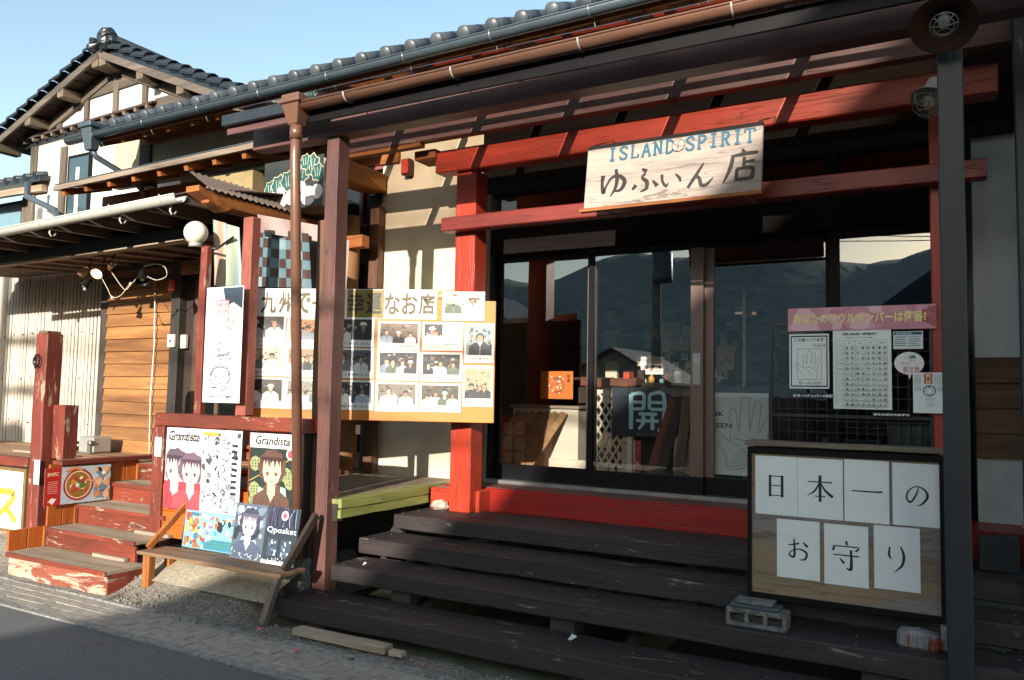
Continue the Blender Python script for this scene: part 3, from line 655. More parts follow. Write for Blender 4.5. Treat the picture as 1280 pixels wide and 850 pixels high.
for k in range(29):
    X = RX0 + .1 + k * .4; z = EZ(X) - .075
    if r0 is None: r0 = part('rafter', MB().bar((X, RY + .02, z), (X, .5, z + (.5 - RY) * sl), .05, .085), ORANGE_Y, shop); x00, z00 = X, z
    else: dup(r0, (X - x00, 0, z - z00))
part('soffit', MB().hexa([(RX0, RY + .01, EZ(RX0) - .035), (RX1, RY + .01, EZ(RX1) - .035), (RX1, .5, EZ(RX1) - .035 + 1.12 * sl), (RX0, .5, EZ(RX0) - .035 + 1.12 * sl), (RX0, RY + .01, EZ(RX0) - .022), (RX1, RY + .01, EZ(RX1) - .022), (RX1, .5, EZ(RX1) - .022 + 1.12 * sl), (RX0, .5, EZ(RX0) - .022 + 1.12 * sl)]), ORANGE_X, shop)
part('eave_board', MB().hexa([(RX0, RY - .012, EZ(RX0) - .07), (RX1, RY - .012, EZ(RX1) - .07), (RX1, RY + .012, EZ(RX1) - .07), (RX0, RY + .012, EZ(RX0) - .07), (RX0, RY - .012, EZ(RX0) + .02), (RX1, RY - .012, EZ(RX1) + .02), (RX1, RY + .012, EZ(RX1) + .02), (RX0, RY + .012, EZ(RX0) + .02)]), ORANGE_X, shop)
part('wall_plate', MB().box(-9.0, 2.2, -.02, .10, 4.62, 4.74), ORANGE_X, shop)
# upper wall of the west wing, its low eave with orange rafter ends
part('beige_wall', MB().box(-9.55, -9.0, .02, .12, 4.15, 4.8).box(-8.8, -5.12, .02, .12, 4.15, 4.8), BEIGE, shop)
part('wall_stud', MB().box(-9.0, -8.8, -.01, .12, 4.1, 4.8), DKWOOD_Z, shop)
LZ = lambda X: 4.02 + .018 * (X + 9.5)
A_, B_ = -9.75, -5.0
part('low_eave', MB().hexa([(A_, -.60, LZ(A_)), (B_, -.60, LZ(B_)), (B_, .05, LZ(B_) + .22), (A_, .05, LZ(A_) + .22), (A_, -.60, LZ(A_) + .02), (B_, -.60, LZ(B_) + .02), (B_, .05, LZ(B_) + .24), (A_, .05, LZ(A_) + .24)]), ORANGE_X, shop)
part('eave_flashing', MB().hexa([(A_, -.63, LZ(A_) - .015), (B_, -.63, LZ(B_) - .015), (B_, .05, LZ(B_) + .243), (A_, .05, LZ(A_) + .243), (A_, -.63, LZ(A_) + .045), (B_, -.63, LZ(B_) + .045), (B_, .05, LZ(B_) + .262), (A_, .05, LZ(A_) + .262)][:0] or [(A_, -.635, LZ(A_) - .02), (B_, -.635, LZ(B_) - .02), (B_, -.602, LZ(B_) - .02), (A_, -.602, LZ(A_) - .02), (A_, -.635, LZ(A_) + .04), (B_, -.635, LZ(B_) + .04), (B_, -.602, LZ(B_) + .04), (A_, -.602, LZ(A_) + .04)]), GREYW_X, shop)
part('metal_sheet', MB().hexa([(A_, -.64, LZ(A_) + .045), (B_, -.64, LZ(B_) + .045), (B_, .02, LZ(B_) + .27), (A_, .02, LZ(A_) + .27), (A_, -.64, LZ(A_) + .055), (B_, -.64, LZ(B_) + .055), (B_, .02, LZ(B_) + .28), (A_, .02, LZ(A_) + .28)]), SLATE, shop)
l0 = None
for k in range(11):
    X = A_ + .12 + k * .45; z = LZ(X) - .05
    if l0 is None: l0 = part('rafter', MB().bar((X, -.58, z + .005), (X, .04, z + .21), .06, .08), ORANGE_Y, shop); x00, z00 = X, z
    else: dup(l0, (X - x00, 0, z - z00))
part('lower_wall_plate', MB().box(-9.7, -4.9, -.02, .08, 3.90, 4.05), ORANGE_X, shop)
# dark clerestory band with pink frames
part('clerestory_glass', MB().box(-9.4, -5.12, .05, .07, 3.25, 3.90), plain('17191B', .15), shop)
for z in (3.86, 3.28): part('pink_rail', MB().box(-9.4, -5.12, .005, .05, z, z + .035), plain('7E4348', .5), shop)
for X in (-8.9, -7.9, -6.95, -6.42, -5.4): part('pink_mullion', MB().box(X, X + .04, -.002, .05, 3.28, 3.88), plain('7E4348', .5), shop)

# ------------------------------------------------------------------ porch: dark posts, purple beams, smoky clear roof, copper gutter
porch = thing('porch', 'purple timber porch with smoky clear roof and copper gutter over the steps', 'porch', (-2.2, -1.8, 0))
part('post', MB().plank(-4.20, -4.08, -1.80, -1.67, .02, 3.52, 8, .002, 'z'), PURP_Z, porch, .006)
part('post', MB().plank(-.095, .02, -1.80, -1.67, .25, 3.52, 8, .002, 'z'), paint('26292D', '646A6E', .33, 'z', 8, .5, '1C1E22'), porch, .006, 'dark post with grey weathered paint')
part('front_beam', MB().plank(-4.98, 2.2, -1.82, -1.68, 3.522, 3.72, 10, .002), PURP_X, porch, .006)
part('back_beam', MB().plank(-4.98, 2.2, -.96, -.87, 3.70, 3.86, 8, .002), PURP_X, porch, .005)
part('trim_board', MB().box(-4.98, -3.95, -.95, -.88, 3.665, 3.698), ORANGE_X, porch)
GZ = lambda Y: 3.825 + .18 * (Y + 1.8)
fr0 = None
for k in range(9):
    X = -4.93 + k * .82
    if fr0 is None: fr0 = part('rafter', MB().bar((X, -1.99, GZ(-1.99) - .055), (X, -.06, GZ(-.06) - .055), .05, .088), PURP_Y, porch, .003)
    else: dup(fr0, (X + 4.93, 0, 0))
for k in range(9):
    x0 = -4.95 + k * .82
    part('roof_sheet', MB().hexa([(x0, -2.06, GZ(-2.06)), (x0 + .81, -2.06, GZ(-2.06)), (x0 + .81, .0, GZ(0)), (x0, .0, GZ(0)), (x0, -2.06, GZ(-2.06) + .006), (x0 + .81, -2.06, GZ(-2.06) + .006), (x0 + .81, .0, GZ(0) + .006), (x0, .0, GZ(0) + .006)]), ROOFGLASS, porch)
for Y in (-1.35,): part('purlin', MB().box(-4.95, 2.2, Y - .02, Y + .02, GZ(Y) - .05, GZ(Y) - .008), PURP_X, porch)
part('fascia', MB().box(-4.2, 2.2, -2.02, -2.0, 3.565, 3.67), DARK, porch, .004)  # the gutter's shadow is put into this stretch's near-black colour
part('fascia', MB().box(-5.05, -4.2, -2.02, -2.0, 3.60, 3.70), PURP_X, porch, .004)
part('flashing', MB().box(-5.06, -4.1, -2.07, -2.022, 3.66, 3.745), TILE_D, porch, .004)
cg = part('copper_gutter', MB().gutter((-4.20, -2.08, 3.685), (2.2, -2.08, 3.735), .052, 10), COPPER, porch)
for X in (-3.75, -2.85, -1.95, -1.05, -.2):
    m = MB(); gz_ = 3.685 + .0078 * (X + 4.2); P = [Vector((X, -2.08 + .059 * math.cos(a), gz_ - .059 * math.sin(a))) for a in [math.pi * i / 8 for i in range(-1, 9)]]
    m.tube(P[::-1], .007, 6); m.tube([P[1], P[1] + Vector((0, .03, -.07))], .006, 5); part('bracket', m, GALV, cg)
cc = Vector((-4.24, -2.08, 3.635))
part('hopper', MB().hexa([cc + Vector(p) for p in ((-.045, -.045, -.1), (.045, -.045, -.1), (.045, .045, -.1), (-.045, .045, -.1), (-.085, -.08, .05), (.085, -.08, .05), (.085, .08, .05), (-.085, .08, .05))]).box(cc.x - .10, cc.x + .10, cc.y - .095, cc.y + .095, cc.z + .05, cc.z + .085).box(cc.x - .085, cc.x + .085, cc.y - .08, cc.y + .08, cc.z + .085, cc.z + .12), COPPER, cg, .006)
dp = part('downpipe', MB().tube([cc + Vector((0, 0, -.1)), (-4.25, -2.07, 3.3), (-4.21, -1.94, .38)], .038, 14), COPPER, porch)
part('pipe_collar', MB().tube([cc + Vector((0, 0, -.20)), cc + Vector((0, 0, -.10))], .046, 14), COPPER, dp)

# ------------------------------------------------------------------ wide dark steps
st = thing('dark_steps', 'wide dark brown timber steps with open gaps up to the shop door', 'steps', (-2, -1.6, 0))
for (x0, x1, y0, y1, zt, th) in ((-4.02, 1.4, -1.08, -.50, .62, .115), (-4.08, 1.4, -1.43, -1.06, .475, .12), (-4.05, 1.4, -1.77, -1.40, .335, .115), (-4.19, 1.4, -2.15, -1.755, .15, .12)):
    part('step_board', MB().plank(x0, x1, y0, y1, zt - th, zt, 16, .004), STEP, st, .008)
nb = MB()
for y0, zt in ((-1.08, .62), (-1.43, .475), (-1.77, .335), (-2.15, .15)):
    for k in range(14):
        for dy in (.05, .24): nb.lathe((-3.95 + k * .38 + rnd.uniform(-.02, .02), y0 + dy + rnd.uniform(-.01, .01), zt), [(.007, -.002), (.006, .004), (0, .005)], 7)
tag(part('nail_head', nb, plain('5A5452', .5, .4), st), kind='stuff')
for x, y, zb, zt in ((-3.28, -.92, .42, .504), (-3.38, -1.30, .26, .354), (-2.12, -1.30, .26, .354), (-3.45, -1.66, .1, .219), (-2.2, -1.66, .1, .219), (-1.3, -1.28, .2, .354), (-3.9, -2.02, -.03, .029), (-1.9, -2.0, -.03, .029), (-.4, -1.66, .1, .219)):
    part('support_block', MB().box(x - .09, x + .08, y - .05, y + .12, zb - .1, zt), plain('3E3E3E', .9, 0, .5, 12, .4), st, .008)
for x in (-3.3, -1.8, -.3): part('bearer', MB().hexa([(x, -1.98, -.05), (x + .09, -1.98, -.05), (x + .09, -.5, -.05), (x, -.5, -.05), (x, -1.98, .03), (x + .09, -1.98, .03), (x + .09, -.5, .50), (x, -.5, .50)]), DKWOOD_Y, st)
one('timber_offcut', 'pale short timber plank lying on the ground under the lowest dark step', 'timber', MB().plank(-3.86, -3.10, -2.33, -2.24, .0, .045, 6, .003), PALEW_X, bev=.004)
one('timber_offcut', 'small pale block lying against the pale plank under the lowest dark step', 'timber', MB().plank(-3.08, -2.98, -2.32, -2.26, .0, .03, 3, .003), PALEW_X, bev=.003)
m = MB(); m.rock((-3.86, -.66, .655), .10, .05, .045, 4)
one('crumpled_bag', 'crumpled pale plastic bag on the top dark step beside the green deck', 'bag', m, plain('B9A596', .5, 0, .4, 20, .6))
for (x, y, z, r, c) in ((-2.02, -1.95, .17, .03, 'B8C4C8'), (-4.05, -2.44, .02, .022, 'C05068'), (-3.55, -2.60, .012, .02, 'B8406A'), (-2.75, -2.38, .01, .02, '8A2A3A'), (-3.75, -1.75, .36, .02, 'B9B4AA')):
    one('litter_scrap', {'B8C4C8': 'crumpled pale foil scrap between two dark steps', 'C05068': 'small pink petal lying at the edge of the dirt bank', 'B8406A': 'fallen magenta flower lying on the paving bricks', '8A2A3A': 'dark red petal scrap lying under the lowest dark step', 'B9B4AA': 'small white scrap lying on the second lowest dark step'}[c], 'litter', MB().add([(x - r, y, z), (x, y - r * .8, z + r * .2), (x + r, y + r * .2, z + r * .8), (x + r * .1, y + r, z + r * .5), (x, y, z + r * 1.3)], [(0, 1, 4), (1, 2, 4), (2, 3, 4), (3, 0, 4)]), plain(c, .6))

# ------------------------------------------------------------------ green edged deck of the west shop front
dk = thing('timber_deck', 'weathered timber deck with flaking green edge boards beside the dark steps', 'deck', (-4.9, -.9, 0))
for k in range(12):
    x1 = -4.02 - k * .145; part('deck_board', MB().plank(x1 - .138, x1, -1.74, -.03, .765, .80, 6, .003, 'y'), paint('8E7A68', 'A89A86', .42, 'y', 6, .7) if k else paint('9A9A62', 'B9AE86', .42, 'y', 6, .6), dk, .003)
part('edge_board', MB().plank(-4.015, -3.985, -1.75, -.64, .735, .803, 6, .003, 'y'), GREENP, dk, .003)
part('edge_board', MB().plank(-4.02, -3.99, -1.75, -.64, .665, .73, 6, .003, 'y'), GREENP, dk, .003)
part('joist', MB().box(-5.75, -4.03, -1.74, -1.68, .64, .765).box(-5.75, -4.03, -.7, -.64, .64, .765), DKWOOD_X, dk)
part('skirt', MB().box(-5.75, -4.03, -.95, -.9, .1, .66), plain('2E2A28', .9), dk)
m = MB().plank(-4.42, -4.22, -1.86, -1.66, .0, .36, 4, .006, 'z'); one('footing_block', 'grey concrete footing block beside the purple porch post', 'footing', m, CONCD, bev=.01)
m = MB().plank(-4.30, -4.235, -1.76, -1.70, .3, 2.9, 8, .004, 'z'); one('thin_timber_post', 'thin unpainted brown timber post beside the purple porch post', 'post', m, wood('8A5F3C', '5A4030', 'z', 8), bev=.004)

# ------------------------------------------------------------------ chipped red railing
rl = thing('red_railing', 'chipped red timber railing with lattice slats along the deck', 'railing', (-5.1, -1.8, .3))
part('handrail', MB().plank(-5.97, -4.23, -1.86, -1.74, 1.275, 1.385, 8, .004), OLDRED_X, rl, .008)
part('newel', MB().plank(-6.00, -5.86, -1.85, -1.72, .28, 1.275, 5, .004, 'z'), OLDRED_Z, rl, .006)
part('newel', MB().plank(-4.36, -4.28, -1.84, -1.74, .36, 1.275, 5, .003, 'z'), DKWOOD_Z, rl, .005)
for k in range(9): part('slat', MB().box(-5.70 + k * .16, -5.67 + k * .16, -1.80, -1.775, .66, 1.275), REDZ, rl)
for z in (.78, .93, 1.10): part('cross_slat', MB().box(-5.86, -4.36, -1.775, -1.755, z, z + .028), RED, rl)
for k in range(4):
    z = .36 + k * .11; part('panel_board', MB().plank(-5.86, -4.36, -1.83, -1.805, z, z + .106, 6, .002), ORPAN_X, rl, .002)
b_ = Art((-5.965, -1.853, 1.02), (.085, 0, 0), (0, 0, .16), 'E4E8EA'); b_.rect(.1, .55, .9, .9, '8FB4CC').rect(.15, .15, .85, .22, '99A'*2).rect(.15, .35, .85, .42, '99A'*2); b_.done('paper_notice', 'small white and blue paper notice stuck on the railing post', 'notice')

# ------------------------------------------------------------------ bench leaning against the railing
bn = thing('plank_bench', 'low weathered orange plank bench in front of the railing', 'bench', (-4.8, -2.1, 0))
part('seat', MB().plank(-5.56, -4.05, -2.27, -2.02, .322, .348, 10, .004), wood('8E6E50', '453830', 'x', 9), bn, .004)
part('leg', MB().bar((-5.50, -2.2, -.02), (-5.50, -2.2, .32), .075, .06, (0, 1, 0)), ORANGE_Z, bn, .004)
part('leg', MB().bar((-4.20, -2.26, -.0), (-4.13, -2.2, .32), .05, .05, (0, 1, 0)), GREYW_Z, bn, .004)
part('leg', MB().bar((-5.50, -2.02, .1), (-5.50, -2.02, .32), .06, .05, (0, 1, 0)), ORANGE_Z, bn, .004)
part('brace', MB().bar((-5.52, -2.20, .36), (-5.52, -1.86, .66), .035, .05), ORANGE_Z, bn, .004)
part('brace', MB().bar((-4.10, -2.18, .36), (-4.10, -1.88, .70), .035, .06), DKWOOD_Z, bn, .004)

# ------------------------------------------------------------------ painted stairs
ps = thing('red_stairs', 'short stair of chipped red risers and worn timber treads up to the door', 'stairs', (-6.3, -2.0, 0))
TR = wood('B5A48C', '857460', 'x', 9, .8)
SX0, SX1 = -7.03, -5.70
lev = [(-2.42, .195), (-2.10, .36), (-1.83, .53), (-1.50, .70), (-1.22, .86)]
for k, (y, z) in enumerate(lev):
    yn = lev[k + 1][0] if k < 4 else -.9; x1 = SX1 - (.12 if k else 0)
    zb = 0 if k == 0 else lev[k - 1][1]
    part('riser', MB().plank(SX0 + .01, x1, y + .005, y + .035, zb - .0, z - .03, 6, .002), OLDRED_X if k else paint('A0604A', 'CDB59E', .52, 'x', 7, .6, '7A3426'), ps, .003)
    part('tread', MB().plank(SX0 if k == 0 else SX0, x1 + .01, y - .01, yn + .02, z - .03, z, 6, .003), TR, ps, .004)
    part('nosing', MB().plank(SX0, x1 + .012, y - .018, y - .009, z - .035, z + .001, 6, .001), OLDRED_X, ps)
for k, (y, z, x, L) in enumerate(((-2.09, .197, -6.3, .42), (-1.82, .362, -6.15, .44), (-1.50, .532, -5.95, .2))):
    part('batten', MB().box(x, x + L, y - .055, y - .015, z, z + .028), PALEW_X, ps, .002)
part('end_board', MB().plank(-5.715, -5.69, -2.41, -2.07, .0, .165, 4, .003, 'y'), OLDRED_Y, ps, .003)
for k in range(1, 5):
    y, z = lev[k - 1][0], lev[k - 1][1]; yn = lev[k][0]
    for j in range(2):
        ya = y + .01 + (yn - y) * j / 2 + .32 * (0); part('side_panel', MB().box(-7.06, -7.035, y + (yn - y) * j / 2 + .005, y + (yn - y) * (j + 1) / 2 - .005, z, .90 if k > 1 else .37), ORPAN, ps, .002)
    part('panel_frame', MB().box(-7.034, -7.015, yn - .03, yn, z, .88 if k > 1 else .37), ORANGE_Z, ps, .002)
part('side_cap', MB().plank(-7.13, -6.99, -2.02, -.92, .89, .93, 5, .003, 'y'), OLDRED_Y, ps, .005)
part('carcass', MB().box(SX0 + .02, SX1 - .16, -2.0, -.9, .0, .16).box(SX0 + .02, SX1 - .16, -1.75, -.9, .16, .32).box(SX0 + .02, SX1 - .16, -1.45, -.9, .32, .66), DKWOOD_X, ps)
nw = thing('newel_post', 'tall chipped red newel post at the foot of the red stairs', 'post', (-7.4, -1.95, .0))
part('shaft', MB().plank(-7.50, -7.33, -2.02, -1.86, .05, 2.08, 8, .005, 'z'), OLDRED_Z, nw, .012)
part('cap', MB().plank(-7.49, -7.345, -2.01, -1.88, 2.08, 2.105, 2, .004), plain('7A6A5C', .9, 0, .4, 20, .5), nw, .005)
m = MB(); q = Vector((-7.43, -2.035, 1.86)); m.tube([q + Vector((.045 * math.cos(a), -.01, -.04 + .05 * math.sin(a))) for a in [i * math.pi / 8 for i in range(17)]], .008, 6); m.tube([q + Vector((0, .03, .02)), q + Vector((0, -.02, .02)), q + Vector((0, -.02, -.11))], .008, 6)
part('hook', m, BLACKM, nw)
part('block', MB().plank(-7.33, -7.16, -1.92, -1.78, .93, 1.42, 3, .004, 'z'), OLDRED_Z, nw, .006)
n2 = Art((-7.40, -2.026, .70), (.085, 0, 0), (0, 0, .22), 'E8EAE8'); n2.rect(.1, .55, .9, .72, '9DB8D0').rect(.1, .15, .9, .2, 'AAB0B8').rect(.1, .3, .9, .35, 'AAB0B8'); n2.done('paper_notice', 'white paper notice taped low on the tall newel post', 'notice')

# ------------------------------------------------------------------ far deck, its railing and sign board
fd = thing('side_deck', 'sunlit plank deck in front of the corrugated wall', 'deck', (-9, -1, 0))
for k in range(13):
    y = -1.95 + k * .172; part('deck_board', MB().plank(-12.5, -7.13 if y < -.95 else -5.15, y, y + .165, .765, .80, 6, .003), wood('B08A62', '7C6048', 'x', 8), fd, .003)
for k in range(28):
    x = -12.4 + k * .18; part('front_board', MB().plank(x, x + .172, -1.99, -1.965, .03, .72, 3, .003, 'z'), paint('A8785E', 'C8A890', .5, 'z', 6, .7, '8A5A48'), fd, .002)
part('front_rail', MB().plank(-12.5, -7.50, -2.03, -1.95, .84, .93, 8, .004), OLDRED_X, fd, .006)
ss = Art(at(0, 668, 'y', -2.035), (.01, 0, 0), (0, 0, .01), None)
a0, a1 = at(28, 668, 'y', -2.035), at(28, 586, 'y', -2.035)
sb = thing('white_signboard', 'white board with yellow brush strokes fixed under the deck rail', 'sign', a0)
part('board', MB().box(-8.55, a0.x, -2.04, -2.0, a0.z, a1.z), plain('7A6238', .6, 0, .3), sb, .005)
ar = Art((-8.52, -2.045, a0.z + .03), (a0.x + 8.50, 0, 0), (0, 0, a1.z - a0.z - .06), 'E6E4D6'); ar.line([(.50, .62), (.86, .62), (.74, .36), (.5, .1)], [.11, .12, .12, .08], 'B79A3C', 5); ar.line([(.72, .38), (.92, .14)], [.12, .12], 'B79A3C')
ar.line([(.12, .75), (.3, .6)], [.1, .1], 'B79A3C'); ar.line([(.1, .2), (.3, .4), (.42, .75)], [.1, .12, .1], 'B79A3C'); ar.part('face', sb)

# ------------------------------------------------------------------ west wing walls
wg = thing('west_wing', 'recessed west wing with corrugated sheet wall, plank wall and dark door', 'building', (-8.5, 0, .8))
m = MB(); n = 150; x0, x1 = -13.0, -9.62; V_ = []
for i in range(n * 4 + 1):
    x = x0 + (x1 - x0) * i / (n * 4); y = .2 + .020 * math.cos(x * 2 * math.pi / .080)
    V_ += [(x, y, .60), (x, y, 3.3)]
m.add(V_, [(2 * i, 2 * i + 2, 2 * i + 3, 2 * i + 1) for i in range(n * 4)], None, True)
m.c = ['6E5848' if .2 + .020 * math.cos((x0 + (x1 - x0) * (i + .5) / (n * 4)) * 2 * math.pi / .080) > .203 else 'C8BFB2' for i in range(n * 4)]
part('corrugated_sheet', m, PRINT, wg)
m = MB()
for k in range(14):
    for z in (1.1, 1.7, 2.3, 2.75): m.rock((-12.6 + k * .23 + rnd.uniform(-.02, .02), .18, z + rnd.uniform(-.03, .03)), .012, .008, .012, k, 5)
tag(part('nail', m, plain('6A4030', .8), wg), kind='stuff')
part('corner_post', MB().plank(-9.64, -9.46, -.0, .26, .6, 3.3, 5, .003, 'z'), wood('4A4038', '2A2420', 'z'), wg, .005)
for k in range(15):
    z = .80 + k * .155
    b = MB().hexa([(-9.45, -.045 + rnd.uniform(-.003, .003), z), (-8.16, -.045, z), (-8.16, .0, z), (-9.45, .0, z), (-9.45, -.018, z + .153), (-8.16, -.018, z + .153), (-8.16, .0, z + .153), (-9.45, .0, z + .153)]); 
    for i in range(len(b.v)): b.v[i] = b.v[i] + Vector((0, 0, rnd.uniform(-.003, .003)))
    part('siding_board', b, SIDING, wg)
part('sub_wall', MB().box(-9.46, -8.16, .005, .1, .6, 3.3), DKWOOD_Z, wg)
part('wall_stud', MB().box(-5.3, -5.125, .0, .14, .6, 3.6), DKWOOD_Z, wg)
part('door_post', MB().plank(-8.15, -8.0, -.10, .1, .8, 3.2, 5, .003, 'z'), wood('3E3833', '211D1B', 'z'), wg, .006)
dr = part('door', MB().box(-7.99, -7.0, .0, .05, .8, 2.9), wood('3C2A22', '241A16', 'z'), wg)
part('door_glass', MB().box(-7.72, -7.1, -.01, .0, 1.2, 2.75), DKPANE, dr)
part('door_stile', MB().box(-7.82, -7.74, -.03, .0, .8, 2.9).box(-7.42, -7.36, -.03, .0, .8, 2.9), wood('5A4030', '3A2A22', 'z'), dr, .004)
part('head_board', MB().box(-9.46, -5.12, -.03, .0, 2.9, 3.25), DKWOOD_X, wg)
# open stall behind the photo board
part('stall_wall', MB().box(-7.0, -5.12, 1.5, 1.55, .8, 3.5).box(-7.02, -6.98, .0, 1.5, .8, 3.5), plain('3A2C24', .8, 0, .3), wg)
part('stall_shelf', MB().box(-6.6, -5.2, .9, 1.3, 1.0, 1.04).box(-6.6, -5.2, .9, 1.3, 1.35, 1.39), ORANGE_X, wg)
part('stall_post', MB().plank(-5.75, -5.62, .15, .28, .8, 3.3, 4, .003, 'z'), wood('7A5030', '4A3020', 'z'), wg, .005)
part('kick_rail', MB().plank(-6.9, -5.14, .0, .06, .82, .98, 6, .003), wood('9A6034', '5A3420', 'x'), wg, .005)
for x in (-5.95, -5.45, -5.22): part('stub', MB().box(x, x + .09, .02, .08, .98, 1.16), ORANGE_Z, wg, .004)
# log post and heavy beam end beside the cream wall
m = MB(); P = [Vector((-5.27 + .02 * math.sin(i), -.28, .8 + i * .28)) for i in range(10)]; m.tube(P, [.105 - .002 * i for i in range(10)], 14); part('log_post', m, LOG, wg)
part('side_post', MB().plank(-5.16, -5.05, -.12, -.02, .8, 3.45, 6, .003, 'z'), wood('6A4630', '3E281C', 'z'), wg, .006)
part('heavy_beam', MB().plank(-5.30, -5.05, -.64, -.0, 3.60, 3.79, 5, .004, 'y'), LOGY, wg, .012)
part('cross_beam', MB().plank(-7.0, -5.0, -.42, -.30, 2.98, 3.10, 5, .004), ORANGE_X, wg, .006)
# old red posts at the deck front
part('porch_post', MB().plank(-5.075, -4.97, -1.80, -1.70, 1.385, 2.99, 6, .004, 'z'), paint('9E5A4C', 'B89A84', .37, 'z', 8, .6, '7A3A30'), wg, .008)
part('thin_post', MB().plank(-5.62, -5.54, -1.76, -1.70, .35, 2.80, 6, .004, 'z'), OLDRED_Z, wg, .006)
# lean-to roof with white gutter
W1 = Vector((-10.6, -1.80, 3.13)); W0 = Vector((-5.86, -1.80, 3.255))
lean = thing('lean_to_roof', 'low lean-to roof with pale gutter over the side deck', 'roof', (-8, -1.2, 3.1))
part('gutter', MB().gutter(W1, W0, .062, 10), WGUT, lean)
wzl = lambda X: W1.z + (W0.z - W1.z) * (X - W1.x) / (W0.x - W1.x)
for X in (-10.0, -8.95, -7.85, -6.75, -6.05):
    c_ = Vector((X, -1.80, wzl(X))); m = MB(); m.tube([c_ + Vector((0, .066, 0)), c_ + Vector((0, .062, -.05)), c_ + Vector((0, .05, -.10)), c_ + Vector((0, .07, -.125)), c_ + Vector((0, .10, -.12)), c_ + Vector((0, .12, -.09))], .009, 6)
    m.tube([c_ + Vector((0, -.068, .02)), c_ + Vector((0, -.055, -.04)), c_ + Vector((0, 0, -.068)), c_ + Vector((0, .05, -.04))], .006, 5); part('bracket', m, WGUT, lean)
lf0 = None
for k in range(10):
    X = -10.4 + k * .5; z = wzl(X)
    if lf0 is None:
        m = MB(); m.hexa([(X - .03, -1.72, z - .05), (X + .03, -1.72, z - .05), (X + .03, -.0, z - .0), (X - .03, -.0, z - .0), (X - .03, -1.72, z + .02), (X + .03, -1.72, z + .02), (X + .03, -.0, z + .30), (X - .03, -.0, z + .30)])
        lf0 = part('rafter', m, GREYW_Y, lean); z00 = z
    else: dup(lf0, (k * .5, 0, z - z00))
part('sheeting', MB().hexa([(-10.6, -1.76, 3.16), (-5.6, -1.76, 3.29), (-5.6, .0, 3.60), (-10.6, .0, 3.48), (-10.6, -1.76, 3.17), (-5.6, -1.76, 3.30), (-5.6, .0, 3.61), (-10.6, .0, 3.49)]), wood('5A4638', '2E241E', 'x'), lean)
p0, p1 = at(0, 322, 'y', -1.05), at(235, 288, 'y', -1.05)
part('beam', MB().bar(p0 + Vector((-1.8, 0, -.045)), p1 + Vector((0, 0, -.03)), .09, .12), plain('15181C', .6), lean, .005)
part('beam_trim', MB().bar(p0 + Vector((-1.8, -.0, -.125)), p1 + Vector((0, 0, -.105)), .10, .022), PALEW_X, lean)
part('underboard', MB().hexa([(-11.9, -1.0, 3.06), (-6.2, -1.0, 3.10), (-6.2, .18, 3.15), (-11.9, .18, 3.14), (-11.9, -1.0, 3.075), (-6.2, -1.0, 3.115), (-6.2, .18, 3.165), (-11.9, .18, 3.155)]), wood('7A5A44', '4A3628', 'x'), lean)
for k in range(10):
    X = -10.4 + k * .45; part('under_batten', MB().bar((X, -.98, 3.055 + .009 * k * .45), (X, .15, 3.125), .04, .03), PALEW_X, lean)
part('barge_beam', MB().plank(-5.62, -5.52, -1.78, -.30, 3.16, 3.265, 5, .003, 'y'), ORANGE_Y, lean, .006)
part('knee_end', MB().hexa([(-5.66, -1.9, 3.235), (-5.50, -1.9, 3.235), (-5.50, -1.60, 3.12), (-5.66, -1.60, 3.12), (-5.66, -1.9, 3.285), (-5.50, -1.9, 3.285), (-5.50, -1.52, 3.17), (-5.66, -1.52, 3.17)]), ORANGE_X, lean, .004)
m = MB(); V_ = []; nn = 90
for i in range(nn + 1):
    y = -1.80 + 1.55 * i / nn; dz = .011 * math.cos(i * 2 * math.pi / 4.0)
    V_ += [(-5.50, y, 3.275 + dz), (-5.80, y, 3.47 + dz)]
m.add(V_, [(2 * i, 2 * i + 2, 2 * i + 3, 2 * i + 1) for i in range(nn)], None, True); part('corrugated_edge', m, wood('75665C', '4A3C36', 'y', 7), lean)
# strip of the little painted striped shelf roof above the photo board
aw = thing('striped_shelf_roof', 'small sloping green and cream striped board roof above the photo board', 'awning', (-4.4, -.2, 2.45))
q0 = None
for k in range(7):
    x = -4.93 + k * .145
    part('awning_board', MB().hexa([(x, -.40, 2.43), (x + .14, -.40, 2.43), (x + .14, 0, 2.56), (x, 0, 2.56), (x, -.40, 2.45), (x + .14, -.40, 2.45), (x + .14, 0, 2.58), (x, 0, 2.58)]), (plain('A8AC6C', .6, 0, .2), plain('DAD3AE', .6, 0, .2))[k % 2], aw)
part('awning_edge', MB().box(-4.93, -3.92, -.42, -.402, 2.39, 2.45), plain('8A5A28', .6), aw)

# ------------------------------------------------------------------ white gabled house behind
HY, HV = .66, .35
hs = thing('white_gabled_house', 'two storey white plaster house with dark timber framing and tiled gable', 'house', (-12.5, 3, 0))
A0 = at(126, 64, 'y', HV); L0 = at(2, 172, 'y', HV); R0 = at(262, 112, 'y', HV)
A1 = at(124, 60, 'y', HY); 
mL = (A0.z - L0.z) / (A0.x - L0.x); mR = (A0.z - R0.z) / (R0.x - A0.x)
